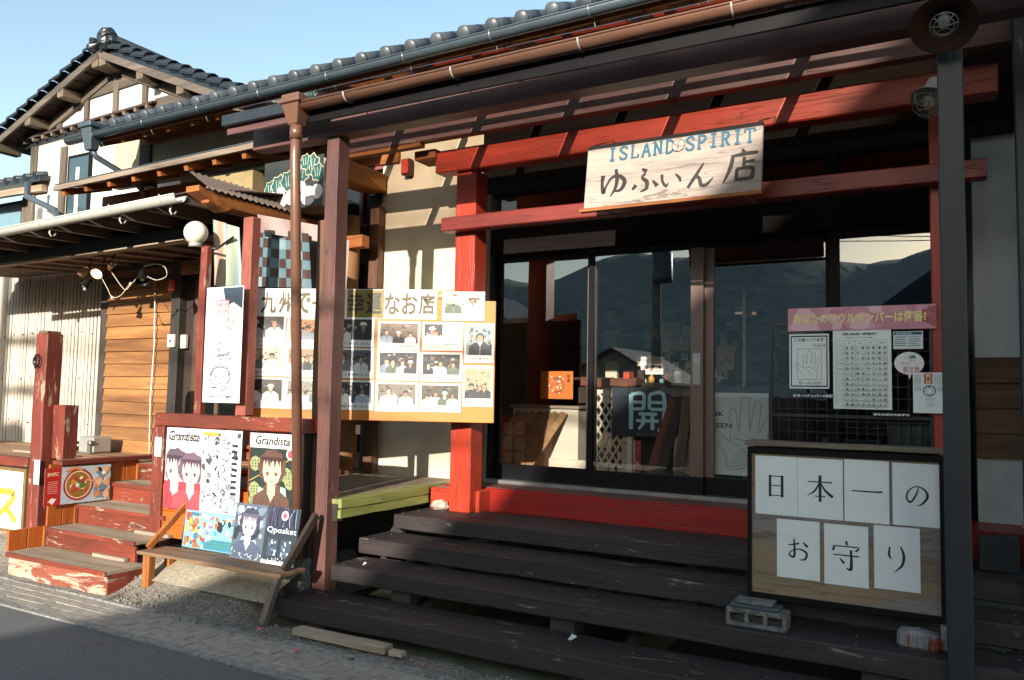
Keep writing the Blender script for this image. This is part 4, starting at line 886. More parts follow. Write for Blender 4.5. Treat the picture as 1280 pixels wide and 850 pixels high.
# gable wall
xl, xr = at(44, 220, 'y', HY).x, R0.x - .3
zl = A0.z - .08 - mL * (A0.x - xl); zr = A0.z - .08 - mR * (xr - A0.x)
part('wall', MB().add([(xl, HY, 0), (xr, HY, 0), (xr, HY, zr), (A0.x, HY, A0.z - .08), (xl, HY, zl), (xl, 8, 0), (xr, 8, 0), (xr, 8, zr), (A0.x, 8, A0.z - .08), (xl, 8, zl)], [(0, 1, 2, 3, 4), (9, 8, 7, 6, 5), (0, 4, 9, 5), (1, 6, 7, 2)]), WHITEP, hs)
def roofside(P, Q, name):       # slab from apex P down to foot Q, at the verge depth and 8 m back
    th = Vector((0, 0, .07)); a, b = Vector((P.x, HV, P.z)), Vector((Q.x, HV, Q.z)); a2, b2 = Vector((P.x, 8.4, P.z)), Vector((Q.x, 8.4, Q.z))
    L = [b, a, a2, b2] if Q.x < P.x else [a, b, b2, a2]
    part(name, MB().hexa(L + [p + th for p in L]), TILE_D, hs)
    d = (b - a); sgn = -1 if Q.x < P.x else 1; u = d.normalized()
    nrm = Vector((0, 0, 1)) - u * u.z; nrm.normalize()
    part('barge_board', MB().bar(a + Vector((0, -.02, -.05)), b + Vector((0, -.02, -.045)), .04, .10), wood('6E6258', '463E38', 'x', 5), hs, .004)
    part('soffit', MB().hexa([p + Vector((0, 0, -.03)) for p in ([b, a, Vector((a.x, HY, a.z)), Vector((b.x, HY, b.z))] if sgn < 0 else [a, b, Vector((b.x, HY, b.z)), Vector((a.x, HY, a.z))])] + [p + Vector((0, 0, -.012)) for p in ([b, a, Vector((a.x, HY, a.z)), Vector((b.x, HY, b.z))] if sgn < 0 else [a, b, Vector((b.x, HY, b.z)), Vector((a.x, HY, a.z))])]), wood('5C4A3E', '3A2E26', 'y', 5), hs)
    n = int(d.length / .27)
    for i in range(n):
        c = a + d * ((i + .08) / n) + Vector((0, 0, .10)); e = a + d * ((i + 1.12) / n) + Vector((0, 0, .10))
        m = MB(); vs = []
        for j in range(7):
            t_ = math.pi * (j / 6); off = Vector((0, -.10 * math.cos(t_) + .02, 0)) + nrm * (.085 * math.sin(t_) + (.02))
            vs += [c + off + nrm * -.03, e + off + nrm * .015]
        fs = [(2 * j, 2 * j + 1, 2 * j + 3, 2 * j + 2) for j in range(6)]
        vs2 = [v + nrm * -.02 for v in vs]; b_ = len(vs)
        m.add(vs + vs2, fs + [(b_ + q[3], b_ + q[2], b_ + q[1], b_ + q[0]) for q in fs] + [(2 * j + 1, b_ + 2 * j + 1, b_ + 2 * j + 3, 2 * j + 3) for j in range(6)] + [(2 * j, 2 * j + 2, b_ + 2 * j + 2, b_ + 2 * j) for j in range(6)])
        part('verge_tile', m, TILE_D, hs)
    for f_ in (.03, .33, .63, .93):
        p = a + d * f_; q_ = Vector((p.x, HY, p.z)); part('purlin_end', MB().bar(p + Vector((0, -.03, -.13)), q_ + Vector((0, 0, -.13)), .14, .13), wood('7C6C5A', '4C4032', 'y', 5), hs, .005)
    for i in range(1, 12):
        if sgn < 0: p = a + d * (i / 12); part('soffit_batten', MB().bar(p + Vector((0, .03, -.045)), Vector((p.x, HY, p.z - .045)), .03, .03), wood('5A4638', '3A2C24', 'y'), hs)
roofside(A0, L0 + Vector((-.25, 0, -.25 * mL)), 'roof'); roofside(A0, R0 + Vector((.5, 0, -.5 * mR)), 'roof')
GW = wood('6A5E52', '40382F', 'x', 5); GWZ = wood('6A5E52', '40382F', 'z', 5)
def on(x, y): return at(x, y, 'y', HY)
def hbar(a, b, wd): 
    part('timber', MB().bar(on(*a) + Vector((0, -.01, 0)), on(*b) + Vector((0, -.01, 0)), .05, wd), GW, hs, .003)
hbar((112, 118), (190, 92), .17); hbar((196, 130), (262, 112), .13)
for (x, yt, yb) in ((149, 76, 140), (112, 105, 150), (184, 98, 130), (222, 98, 116), (77, 142, 168)):
    a, b = on(x, yt), on(x, yb); b.x = a.x; part('stud', MB().bar(a + Vector((0, -.013, 0)), b + Vector((0, -.013, 0)), .10, .05, (0, 1, 0)), GWZ, hs, .003)
part('rafter_trim', MB().bar(Vector((A0.x, HY - .03, A0.z - .16)), Vector((xl, HY - .03, A0.z - .16 - mL * (A0.x - xl))), .05, .14), GW, hs, .003)
part('rafter_trim', MB().bar(Vector((A0.x, HY - .03, A0.z - .16)), Vector((xr, HY - .03, A0.z - .16 - mR * (xr - A0.x))), .05, .14), GW, hs, .003)
# corner posts and window below the gable
for x in (44, 81): a = at(x, 200, 'y', HY); part('stud', MB().box(a.x - .08, a.x + .08, HY - .03, HY, 2.5, at(x, 184, 'y', HY).z), GWZ, hs, .004)
a, b = at(88, 196, 'y', HY), at(113, 260, 'y', HY)
f = part('window', MB().box(a.x, b.x, HY - .03, HY, b.z - .6, a.z), BRONZE, hs); part('pane', MB().box(a.x + .05, b.x - .05, HY - .036, HY - .03, b.z - .55, a.z - .05), plain('3E5058', .06), f)
part('curtain', MB().box((a.x * .6 + b.x * .4), (a.x * .45 + b.x * .55), HY - .042, HY - .037, b.z - .5, a.z - .2), WHITEM, f)
# pent roof across the foot of the gable
p, q = at(24, 177, 'y', .55), at(190, 128, 'y', .55)
part('pent_roof', MB().hexa([p, q, Vector((q.x, HY, q.z + .03)), Vector((p.x, HY, p.z + .03)), p + Vector((0, 0, .03)), q + Vector((0, 0, .03)), Vector((q.x, HY, q.z + .06)), Vector((p.x, HY, p.z + .06))]), wood('4A3630', '2E2422', 'x'), hs)
for i in range(13):
    c = p.lerp(q, (i + .5) / 13); part('pent_rafter', MB().bar(c + Vector((0, .0, -.03)), Vector((c.x, HY, c.z - .01)), .05, .05), PALEW_X if 0 else wood('85766A', '4E4238', 'y'), hs)
part('pent_board', MB().bar(p + Vector((0, .1, -.07)), q + Vector((0, .1, -.07)), .03, .05), TILE_D, hs)
# ridge with its end ornament
rg = MB(); rg.tube([A0 + Vector((0, -.02, .22)), Vector((A0.x, 8.4, A0.z + .22))], .09, 10); part('ridge', MB().box(A0.x - .12, A0.x + .12, HV, 8.4, A0.z + .02, A0.z + .17), TILE_D, hs); part('ridge_tile', rg, TILE_D, hs)
m = MB(); c = A0 + Vector((.10, -.05, .04)); rr = random.Random(3)
for (dx, dz, r) in ((-.24, .0, .09), (-.22, .10, .08), (-.27, .17, .05), (.12, .03, .13), (.12, .17, .11), (.0, -.04, .09), (.22, .08, .09), (-.16, .02, .07), (.18, .26, .05), (.07, .28, .05), (.24, .18, .05)): m.rock(c + Vector((dx * .8, rr.uniform(-.03, .05), dz * .72)), r * .82, .08, r * .82, rr.random() * 9, 8)
part('ridge_ornament', m, TILE_D, hs)
c = at(18, 182, 'y', .7); part('eave_pendant', MB().lathe(c, [(.07, .1), (.06, 0), (.03, -.1), (0, -.16)], 8), TILE_D, hs)
part('eave_gutter', MB().gutter(at(0, 170, 'y', .6) + Vector((-.3, 0, -.05)), at(45, 184, 'y', .9) + Vector((0, 0, -.05)), .06, 8), TILE_D, hs)
# neighbouring low annex at the picture's edge
an = thing('tiled_annex', 'low annex with tiled roof, grey timber post and blue window beside the white house', 'building', at(20, 290, 'y', .6))
a, b = at(-6, 232, 'y', .5), at(50, 226, 'y', .5)
part('roof', MB().hexa([a + Vector((-2, 0, 0)), b, b + Vector((0, 1.2, .35)), a + Vector((-2, 1.2, .35)), a + Vector((-2, 0, .07)), b + Vector((0, 0, .07)), b + Vector((0, 1.2, .42)), a + Vector((-2, 1.2, .42))]), TILE_D, an)
for i in range(5): p = b + Vector((-.12 - i * .26, -.02, .09)); part('round_tile', MB().tube([p, p + Vector((0, 1.2, .34))], .06, 8), TILE_D, an)
part('soffit_beam', MB().bar(a + Vector((-2, .1, -.08)), b + Vector((-.05, .1, -.08)), .08, .1), wood('B09A84', '6A5848', 'x'), an)
a, b = at(28, 246, 'y', .9), at(52, 290, 'y', .9); part('grey_post', MB().box(a.x, b.x, .9, 1.1, 2.4, a.z), GREYW_Z, an, .004)
a, b = at(-5, 256, 'y', 1.0), at(27, 292, 'y', 1.0); f = part('window', MB().box(a.x - 1.5, b.x, 1.0, 1.06, b.z - .6, a.z), BRONZE, an); part('pane', MB().box(a.x - 1.45, b.x - .04, .99, .998, b.z - .55, a.z - .05), plain('6F8F9C', .08), f)
a, b, c, d = at(35, 228, 'y', .3), at(34, 246, 'y', .3), at(68, 262, 'y', .25), at(36, 216, 'y', .3)
one('rain_pipe', 'dark grey rain pipe bending over the annex beside the white house', 'pipe', MB().tube([a, b, c, c + Vector((.5, 0, -.8))], .045, 10), SLATE)

# ------------------------------------------------------------------ photo board
def on_plane(tl, br, O, Ud, lift=0.0, base='FFFFFF', th=.0015):
    """a sheet on the upright plane through O along Ud, its corners where the picture shows them"""
    Ud = Vector(Ud).normalized(); N = Ud.cross(Vector((0, 0, 1))); Oq = Vector(O) + N * lift
    a, b = hit(tl[0], tl[1], Oq, N), hit(br[0], br[1], Oq, N)
    w_ = (b - a).dot(Ud); o = Vector((a.x, a.y, b.z))
    return Art(o, Ud * w_, Vector((0, 0, a.z - b.z)), base, th)
BA, BB = Vector((-5.10, -1.66, 0)), Vector((-3.27, -.80, 0)); BU = (BB - BA).normalized(); BN = BU.cross(Vector((0, 0, 1)))
pb = thing('photo_board', 'long orange board of visitor snapshots under a yellow lettered heading', 'notice board', (-4.2, -1.3, 1.37))
bl_, tr_ = hit(294, 519, BA, BN), hit(620, 376, BA, BN)
zb, zt = 1.365, 2.40
P = [Vector((bl_.x, bl_.y, zb)), Vector((tr_.x, tr_.y, zb + .0)), Vector((tr_.x, tr_.y, zt - .06)), Vector((bl_.x, bl_.y, zt))]
part('backboard', MB().hexa([P[0] , P[1], P[1] - BN * .025, P[0] - BN * .025, P[3], P[2], P[2] - BN * .025, P[3] - BN * .025]), BOARDY, pb, .003)
part('back_sheet', MB().hexa([P[0] - BN * .026, P[1] - BN * .026, P[1] - BN * .032, P[0] - BN * .032, P[3] - BN * .026, P[2] - BN * .026, P[2] - BN * .032, P[3] - BN * .032]), plain('4A4038', .8), pb, label='dull brown back of the photo board')
SK = ['B8947A', 'A8846A', 'C4A488', '96705A']; CL = ['F2F2F0', '222428', '6C7780', 'D6D2CA', '2A2D34', 'A8B4BC', '3B2F2A', 'F6F4EE', '4C5A48']
def person_print(a, u, v, h, r_, col, sk, hat=None):      # tiny printed figure, head and shoulders
    asp = a.H / a.W; hw = h * asp
    a.poly([(u - .52 * hw, v), (u + .52 * hw, v), (u + .48 * hw, v + h * .40), (u + .24 * hw, v + h * .56), (u - .24 * hw, v + h * .56), (u - .48 * hw, v + h * .40)], col)
    a.poly([(u - .08 * hw, v + h * .5), (u + .08 * hw, v + h * .5), (u + .08 * hw, v + h * .64), (u - .08 * hw, v + h * .64)], sk)
    hs_ = r_.uniform(.9, 1.35) if hasattr(r_, 'uniform') else 1; hc_ = r_.choice(['17130F', '2A1C14', '4A3020', '0F0E10'])
    a.poly([(u - .12 * hw, v + h * .58), (u, v + h * .38), (u + .12 * hw, v + h * .58)], r_.choice(['E8E6E2', '1A1A1E', sk, '7A7470'])); a.line([(u, v + .02 * h), (u + .01 * hw, v + h * .4)], .02 * h, r_.choice(['101014', 'B0ACA4', '50545A']))
    if r_.random() < .35: sd_ = r_.choice((-1, 1)); a.line([(u + sd_ * .44 * hw, v + .2 * h), (u + sd_ * .52 * hw, v + .42 * h), (u + sd_ * .34 * hw, v + .6 * h)], .07 * h, col); a.disc(u + sd_ * .33 * hw, v + .64 * h, .06 * hw, sk, 7, .06 * h)
    a.disc(u, v + h * .79, .155 * hw * hs_, hc_, 9, h * .21); a.disc(u, v + h * .74, .135 * hw, sk, 10, h * .17)
    a.rect(u - .09 * hw, v + h * .75, u - .03 * hw, v + h * .77, '4A3426'); a.rect(u + .03 * hw, v + h * .75, u + .09 * hw, v + h * .77, '4A3426'); a.rect(u - .05 * hw, v + h * .66, u + .05 * hw, v + h * .675, '9A5A48')
    if hat: a.poly([(u - .22 * hw, v + h * .83), (u + .22 * hw, v + h * .83), (u + .13 * hw, v + h * 1.0), (u - .13 * hw, v + h * 1.0)], hat)
CW = lambda x, y: (240 + x / 3.2, 330 + y / 3.2)
cards = [
 ((205, 200), (375, 325), 2, '安和子 鶴保さん', None), ((383, 212), (543, 332), 1, 'リートさん', 'C98A58'), ((566, 212), (728, 333), 2, '江川 郁人さん', None),
 ((745, 228), (912, 345), 3, '高木ゼロワン 福田 海月さん', '6A5648'), ((922, 232), (1083, 348), 2, '', 'HALF'), ((1092, 236), (1207, 397), 1, '白井 鴻さん', '7E8E92'),
 ((200, 325), (372, 448), 2, '小島 裕さん', 'BCA68C'), ((378, 330), (540, 455), 4, '鶴屋 おむすびさんたち', '8A6A50'), ((562, 335), (725, 458), 2, '江口 奥野さん', '5A5E66'),
 ((742, 345), (908, 468), 4, 'じきちかさん', None), ((915, 352), (1080, 472), 3, '藤木 優希さん', None), ((1085, 405), (1202, 572), 2, '福島 太郎 夏井', '9A8A6E'),
 ((190, 450), (368, 578), 2, '関屋 ふさん', None), ((374, 458), (535, 583), 4, 'ひささん', '7A7468'), ((560, 463), (725, 585), 2, '岩淵 麻奈さん', '2E3440'),
 ((735, 470), (903, 592), 2, 'コーナー 九里香由衣', '6E665C'), ((910, 476), (1075, 594), 4, '鳥美 アンさん', '4A4438'),
 ((1003, 110), (1170, 228), 2, '鳴谷ライオンズ 川野 宮本達也', 'CFC8B6')]
kk = 0
for (tl, br, n, cap, bgc) in cards:
    a = on_plane(CW(*tl), CW(*br), BA, BU, .004 + (.002 if n == 2 and cap.startswith('鳴') else 0), 'D9D7D2', .0015); rr = random.Random(kk + 5); kk += 1
    tall = a.H > a.W; v0 = .24 if not tall else .2
    half = bgc == 'HALF'; ux = .5 if half else .94
    a.rect(.06, v0, ux, .93, bgc if bgc and not half else rr.choice(['1C1A1C', '2A2624', '332C28']))
    for q in range(34):
        u = rr.uniform(.07, ux - .12); v = rr.uniform(v0 + .02, .86); a.rect(u, v, u + rr.uniform(.02, .11), v + rr.uniform(.02, .10), rr.choice(['3A322C', '6A5C4C', '20262C', '4C4038', '98907E', '5A3A2A', '14161A', '7A6A58', '2A3640']))
    for j in range(n):
        u = .06 + (ux - .06) * (j + .5) / n + rr.uniform(-.03, .03); h = (rr.uniform(.46, .6) if n < 3 else rr.uniform(.36, .52)); h = min(h, .62 * a.W / a.H * (1.2 if n == 1 else .8)) if tall else h
        h = min(h, .93 - v0 - .02); person_print(a, min(max(u, .08 + .4 * h * a.H / a.W), ux - .03 - .4 * h * a.H / a.W), v0, h, rr, '26282C' if tall else rr.choice(CL), rr.choice(SK), rr.choice([None, None, 'D8DCE0', '22262C']))
    a.rect(.0, .0, 1, v0 - .004, 'D9D7D2'); a.rect(.0, v0, .058, 1, 'D9D7D2'); 
    if not half: a.rect(.942, v0, 1, 1, 'D9D7D2')
    if cap: a.text(cap, .5, .075, .085 if not tall else .06, '2A2A2E', min(.8, .12 * len(cap)), .01)
    if half:
        a.rect(.52, .1, .97, .95, 'DEDCD8')
        for q in range(7): a.rect(.55, .82 - q * .1, rr.uniform(.75, .94), .845 - q * .1, 'B8402E' if q in (2, 3) else '6A6A70')
    a.part('snapshot', pb)
a = on_plane(CW(263, 97), CW(978, 222), BA, BU, .003, 'DCDBD6'); a.V = Vector((0, 0, a.H)); 
a.rect(.505, .02, .71, .98, '7E6C22'); a.rect(.365, .02, .505, .98, 'DCDBD6')
for ch, u, c_ in zip('九州で一番幸運なお店', (.065, .165, .26, .345, .435, .555, .655, .755, .85, .945), ['4E3C10'] * 5 + ['2A2412'] * 2 + ['4E3C10'] * 3):
    if ch == '一': a.text(ch, u, .46, .10, c_, .075, bold=.03)
    else: a.text(ch, u, .14, .74, c_, .088, bold=.028)
a.part('heading', pb)
# tall ink banner on the thin red post
a = on_plane((259, 360), (299, 504), (-5.4, -1.87, 0), (1, 0, 0), 0, 'F2F1EE')
hb = a; a.poly([(.45, .99), (.98, .99), (.98, .80), (.74, .86), (.6, .84), (.5, .9)], '3A4656')
a.rect(.28, .72, .62, .88, 'F2F1EE')
for p in (((.28, .72), (.62, .72)), ((.28, .88), (.62, .88)), ((.28, .72), (.28, .88)), ((.62, .72), (.62, .88))): a.line(p, .008, 'C23A2C')
a.vtext('別府', .55, .875, .06, 'C23A2C', .01); a.vtext('地獄', .38, .875, .06, 'C23A2C', .01)
a.line([(.62, .72), (.58, .66), (.72, .64), (.78, .72)], .010, 'C23A2C'); 
for du in (-.06, .0, .06): a.line([(.70 + du, .68), (.68 + du, .71), (.72 + du, .735), (.70 + du, .76)], .007, 'C23A2C')
rr = random.Random(4)
for q in range(26):
    v = rr.uniform(.5, .64); u = rr.uniform(.12, .8); a.line([(u, v), (u + rr.uniform(.05, .16), v + rr.uniform(-.01, .01))], .004, '50555C')
for q in range(30): u = rr.uniform(.22, .7); v = rr.uniform(.36, .46); a.line([(u, v), (u + rr.uniform(-.08, .1), v + rr.uniform(-.02, .02)), (u + rr.uniform(-.05, .12), v + rr.uniform(-.02, .02))], rr.uniform(.003, .008), rr.choice(['2A2E36', '6A7078', '9AA0A6']))
for i in range(11): t_ = math.pi * i / 10; a.disc(.46 + .24 * math.cos(t_), .25 + .06 * math.sin(t_), .035, '4A4E56', 7); a.disc(.46 + .24 * math.cos(t_), .25 + .06 * math.sin(t_), .015, 'E8E6E2', 6)
for P_ in ([(.22, .25), (.2, .2), (.30, .15)], [(.70, .25), (.72, .2), (.62, .15)], [(.32, .22), (.38, .225)], [(.54, .225), (.6, .22)], [(.42, .17), (.46, .165), (.5, .17)]): a.line(P_, .007, '3A3E46')
for q in range(18): v = rr.uniform(.03, .14); u = rr.uniform(.08, .7); a.line([(u, v), (u + rr.uniform(.08, .2), v + rr.uniform(-.01, .015))], .005, '50555C')
hb.done('ink_banner', 'narrow white banner with ink drawings and red seal beside the photo board', 'banner')

# ------------------------------------------------------------------ posters on the railing and bench (figures left out, plain colour fields kept)
def blobs(a, u0, v0, u1, v1, cols, n, seed, s0=.03, s1=.1):
    r_ = random.Random(seed)
    for i in range(n):
        u, v = r_.uniform(u0, u1), r_.uniform(v0, v1); s_ = r_.uniform(s0, s1); m_ = r_.randint(5, 8); an_ = r_.uniform(0, 6)
        P_ = []
        for k in range(m_):
            t_ = an_ + 2 * math.pi * k / m_; q = r_.uniform(.6, 1.15) * s_
            P_.append((min(max(u + math.cos(t_) * q, u0), u1), min(max(v + math.sin(t_) * q * a.W / a.H, v0), v1)))
        a.poly(P_, r_.choice(cols))
def bust(a, u, v, h, hair, skin, cloth, hair2=None, wd=1.0, seed=0):      # a plain anonymous drawn bust
    r_ = random.Random(seed); w_ = h * a.H / a.W * wd; X = lambda x: min(max(u + x * w_, .01), .99)
    a.poly([(X(-.50), v), (X(.50), v), (X(.46), v + .22 * h), (X(.20), v + .34 * h), (X(-.20), v + .34 * h), (X(-.46), v + .22 * h)], cloth)
    a.poly([(X(-.10), v + .26 * h), (X(.10), v + .26 * h), (X(.11), v + .44 * h), (X(-.11), v + .44 * h)], skin)
    a.poly([(X(-.10), v + .30 * h), (X(0), v + .14 * h), (X(.10), v + .30 * h)], skin)
    hp = [(X(.34 * math.cos(t) * (1 + .12 * (i % 2))), v + h * (.70 + .27 * math.sin(t) * (1 + .10 * (i % 2)))) for i, t in enumerate([math.pi * 2 * k / 22 for k in range(22)])]; a.poly(hp, hair)
    a.poly([(X(-.22), v + .80 * h), (X(-.24), v + .62 * h), (X(-.17), v + .47 * h), (X(0), v + .40 * h), (X(.17), v + .47 * h), (X(.24), v + .62 * h), (X(.22), v + .80 * h)], skin)
    for k in range(7):
        x = -.24 + k * .08; a.poly([(X(x - .05), v + .86 * h), (X(x + .05), v + .86 * h), (X(x + r_.uniform(-.03, .03)), v + h * r_.uniform(.66, .76))], hair2 or hair)
    for x in (-.11, .11): a.line([(X(x - .05), v + .60 * h), (X(x), v + .62 * h), (X(x + .05), v + .60 * h)], .014 * h, '2A2024'); a.disc(X(x), v + .585 * h, .028 * w_, '3A2E34', 8)
    a.line([(X(-.05), v + .475 * h), (X(.05), v + .475 * h)], .010 * h, '8A4A48')
    for k in range(5): x = r_.uniform(-.4, .4); a.line([(X(x), v + .02 * h), (X(x * .7), v + .2 * h)], .010 * h, hair2 or '2A2428')
a = Art((-5.90, -1.875, .62), (1.02, 0, 0), (0, 0, .01), None)
p_tl, p_tr, p_bl = at(209, 534, 'y', -1.88), at(303, 539, 'y', -1.88), at(203, 634, 'y', -1.88)
a = Art((p_tl.x, -1.885, p_bl.z), (p_tr.x - p_tl.x, 0, 0), (0, 0.008, p_tl.z - p_bl.z), 'F1EFEE')
a.rect(.0, .0, .5, .80, 'C9A7AE'); a.rect(0, 0, .5, .34, '9C3B46'); a.rect(0, .58, .5, .80, 'D8BFC4')
bust(a, .14, .02, .74, '5A4A58', 'D9BDB4', 'A03A46', '3E3240', .95, 1); bust(a, .36, .02, .70, '6A5462', 'D6B8B0', 'B04A52', '4A3A48', .95, 2)
a.rect(.5, .0, 1, 1, 'D9DCDC'); blobs(a, .5, .03, .99, .97, ['ECECEA', '4A4E54', '8A9098', 'B4BCC2', 'A8C4D0', 'DCE2E4', '9CA2A8'], 60, 9, .015, .05)
rr = random.Random(8)
for q in range(190): u, v = rr.uniform(.53, .90), rr.uniform(.06, .93); du, dv = rr.uniform(-.03, .04), rr.uniform(.02, .09) * rr.choice((1, -1)); a.line([(u, min(max(v, .04), .96)), (u + du + rr.uniform(-.02, .02), min(max(v + dv * .5, .04), .96)), (u + du * 2, min(max(v + dv, .04), .96))], [.002, rr.uniform(.006, .016), .001], rr.choice(['16181C', 'F4F4F4', '3A4048', '6A7078', 'C8D4DA']), 3)
for q in range(9): a.rect(.90, .25 + q * .07, .96, .28 + q * .07, '2A2C30')
a.rect(.52, .93, .72, .97, 'E39A3C'); a.text('Grandista', .25, .845, .12, '1A1416', .42, .012, .2)
a.done('double_poster', 'large white topped poster in red and silver tones, widest on the railing', 'poster')
p_tl, p_tr, p_bl = at(317, 541, 'y', -1.87), at(372, 545, 'y', -1.87), at(309, 640, 'y', -1.87)
a = Art((p_tl.x - .03, -1.875, p_bl.z), (p_tr.x - p_tl.x + .03, 0, 0), (0, 0.006, p_tl.z - p_bl.z), 'F1EFEE')
a.rect(0, 0, 1, .82, '23302C')
for (u, v) in ((.1, .62), (.88, .42), (.12, .16), (.8, .5), (.02, .3)):
    a.disc(u if u > .12 else .13, v, .12, '8C9466', 8)
    for q in range(9): a.disc((u if u > .12 else .13) + (q % 3 - 1) * .06, v + (q // 3 - 1) * .035, .014, '3A4030', 6)
a.line([(.02, .40), (.35, .52)], .012, 'B09A4A'); a.line([(.62, .60), (.98, .74)], .012, 'B09A4A')
a.poly([(.25, .02), (.85, .02), (.8, .30), (.62, .40), (.42, .40), (.28, .30)], '5C4438'); a.poly([(.18, .02), (.32, .02), (.36, .3), (.24, .34)], '9CC0BC'); a.poly([(.66, .05), (.86, .05), (.8, .34), (.7, .36)], '9CC0BC'); blobs(a, .4, .05, .64, .36, ['7A5A50', 'B89A8A', 'C8A898'], 12, 5, .03, .07)
bust(a, .50, .04, .78, '5E4038', 'CDAE96', '5C4438', '3E2A28', .85, 3)
a.disc(.88, .76, .09, 'D8BFC8', 12); a.disc(.88, .76, .06, 'B04A5A', 12); a.text('Grandista', .48, .86, .11, '1A1416', .74, .012, .2)
a.done('tall_poster', 'dark green patterned poster with a white heading, beside the downpipe', 'poster')
p_tl, p_tr, p_bl = at(232, 637, 'y', -1.98), at(296, 645, 'y', -1.98), at(232, 688, 'y', -2.0)
a = Art((p_tl.x, -2.0, .357), (p_tr.x - p_tl.x, 0, 0), (0, .03, p_tl.z - .357), '6FA9C4')
a.rect(.02, .3, .98, .98, '79B4CC'); a.rect(.40, .02, .98, .30, '3E7C96'); blobs(a, .02, .02, .42, .96, ['D8602C', 'E8A23C', 'F0EDE6', '3E6A8A', 'B84028', '6A7A6A'], 60, 11, .02, .06); blobs(a, .44, .2, .56, .9, ['F2F0F4', 'B8A8C8', '8A6AA0'], 16, 12, .02, .05); blobs(a, .6, .4, .96, .9, ['F2F4F4', 'D8602C', '2A2C34', '4A8AA4'], 22, 13, .02, .06)
for q in range(5): a.line([(.45, .08 + q * .04), (.95, .10 + q * .04)], .012, ['2F6A44', '4A8A5A'][q % 2])
a.done('small_poster', 'small sky blue poster with orange patches standing on the bench', 'poster')
p_tl, p_tr, p_bl = at(295, 628, 'y', -2.04), at(375, 640, 'y', -2.04), at(294, 700, 'y', -2.06)
a = Art((p_tl.x, -2.085, .357), (p_tr.x - p_tl.x, 0, 0), (0, .06, p_tl.z - .357), '2C3440')
a.rect(0, 0, .5, 1, '56606E'); a.rect(.5, 0, 1, 1, '2E3640'); a.rect(.5, .0, 1, .06, 'C8D4D8')
blobs(a, .02, .05, .48, .95, ['3A4656', '6E7C90', '8C9AB0', '2A303C', 'B8C4D0', '4C4660'], 46, 15, .03, .09); bust(a, .25, .03, .92, '3A3E4C', 'BDB6BE', '4A566A', '5A5468', .8, 4)
rr = random.Random(5)
for q in range(26): u = .52 + .46 * q / 26; a.line([(u, .6), (u + rr.uniform(-.04, .04), .8), (u + rr.uniform(-.05, .05), .99)], .014, rr.choice(['6A5A80', '3A4660', '8C9AB0', '232A36']))
a.disc(.78, .86, .075, '3A2E40', 12); a.disc(.78, .86, .055, 'D8B8C8', 12); a.disc(.78, .86, .03, '9A4A64', 8)
a.rect(.52, .50, .99, .66, '2A323E'); a.text('Qposket', .76, .52, .13, 'F4F6F8', .44, .0)
for u in (.66, .86): a.rect(u - .08, .14, u + .07, .44, '3C4A5A'); blobs(a, u - .07, .15, u + .06, .43, ['8CA0B4', '5A6A80', '1E242E', 'C8D0D8'], 12, 18 + int(u * 10), .015, .03)
for q in range(40): a.disc(rr.uniform(.04, .96), rr.uniform(.03, .13), .008, 'E8ECEE', 5)
a.done('blue_violet_poster', 'dark blue and violet poster leaning on the shaded end of the bench', 'poster')
# ramen poster on the stair side
q0_, q1_ = at(57, 586, 'x', -7.0), at(137, 624, 'x', -7.0)
ra = Art((-7.005, q0_.y, q1_.z), (0, q1_.y - q0_.y, 0), (0, 0, q0_.z - q1_.z), 'B9C4CC')
ra.rect(0, 0, .24, 1, 'B4231E'); ra.text('BWFC', .12, .78, .10, 'F0D8A0', .16, .02)
for q in range(7): ra.rect(.05, .62 - q * .05, .19, .635 - q * .05, 'E8A090')
ra.disc(.12, .12, .04, 'F2E8E0', 8); ra.line([(.12, .02), (.12, .16)], .03, 'F2E8E0'); ra.line([(.06, .10), (.18, .16)], .03, 'F2E8E0')
ra.disc(.50, .5, .23, 'A82A1E', 18); ra.disc(.50, .5, .20, 'E8D8B8', 18); ra.disc(.50, .5, .185, '9A6A2C', 18); blobs(ra, .37, .3, .62, .72, ['F2E2B4', 'D8902C', '4A7A30', 'E8E4DC', '8A4A24', 'C84A30'], 40, 22, .02, .05)
ra.line([(.30, .88), (.44, .96), (.56, .90)], .07, 'D88A4A'); blobs(ra, .74, .04, .98, .94, ['E8A878', 'D88A50', '1A1614', 'E8B890', 'F2F0EC', '6A8AA4'], 36, 23, .03, .07); ra.line([(.62, .62), (.74, .58), (.84, .66)], .05, 'E0A070')
ra.done('ramen_poster', 'red edged poster of a noodle bowl on the side of the red stairs', 'poster')

# ------------------------------------------------------------------ shop name sign
s1, s2, s3, s4 = at(726, 183, 'y', -1.20), at(948, 153, 'y', -1.20), at(740, 263, 'y', -1.27), at(957, 236, 'y', -1.27)
zt_ = (s1.z + s2.z) / 2; zb_ = (s3.z + s4.z) / 2
sg = thing('shop_sign', 'pale wooden shop sign with blue capitals over black brush writing', 'sign', (-1.8, -.9, zb_))
O_ = Vector((s3.x - .02, -1.0, zb_)); U_ = Vector((s4.x - s3.x + .04, 0, 0.0)); V_ = Vector((-.0, .07, zt_ - zb_))
O_ = Vector((s1.x * .55 + s3.x * .45, -1.27, zb_)); U_ = Vector((s2.x * .5 + s4.x * .5 - O_.x, 0, 0))
Nn = U_.cross(V_).normalized(); m = MB(); a0 = O_ - Nn * .004; P_ = [a0 - Nn * .03, a0 - Nn * .03 + U_, a0 + U_, a0]; m.hexa([p for p in (a0, a0 + U_, a0 + U_ - Nn * .03, a0 - Nn * .03)] + [p + V_ for p in (a0, a0 + U_, a0 + U_ - Nn * .03, a0 - Nn * .03)])
part('sign_board', m, paint('AB9D93', '857970', .36, 'x', 5, .7, '9C8E86'), sg, .005)
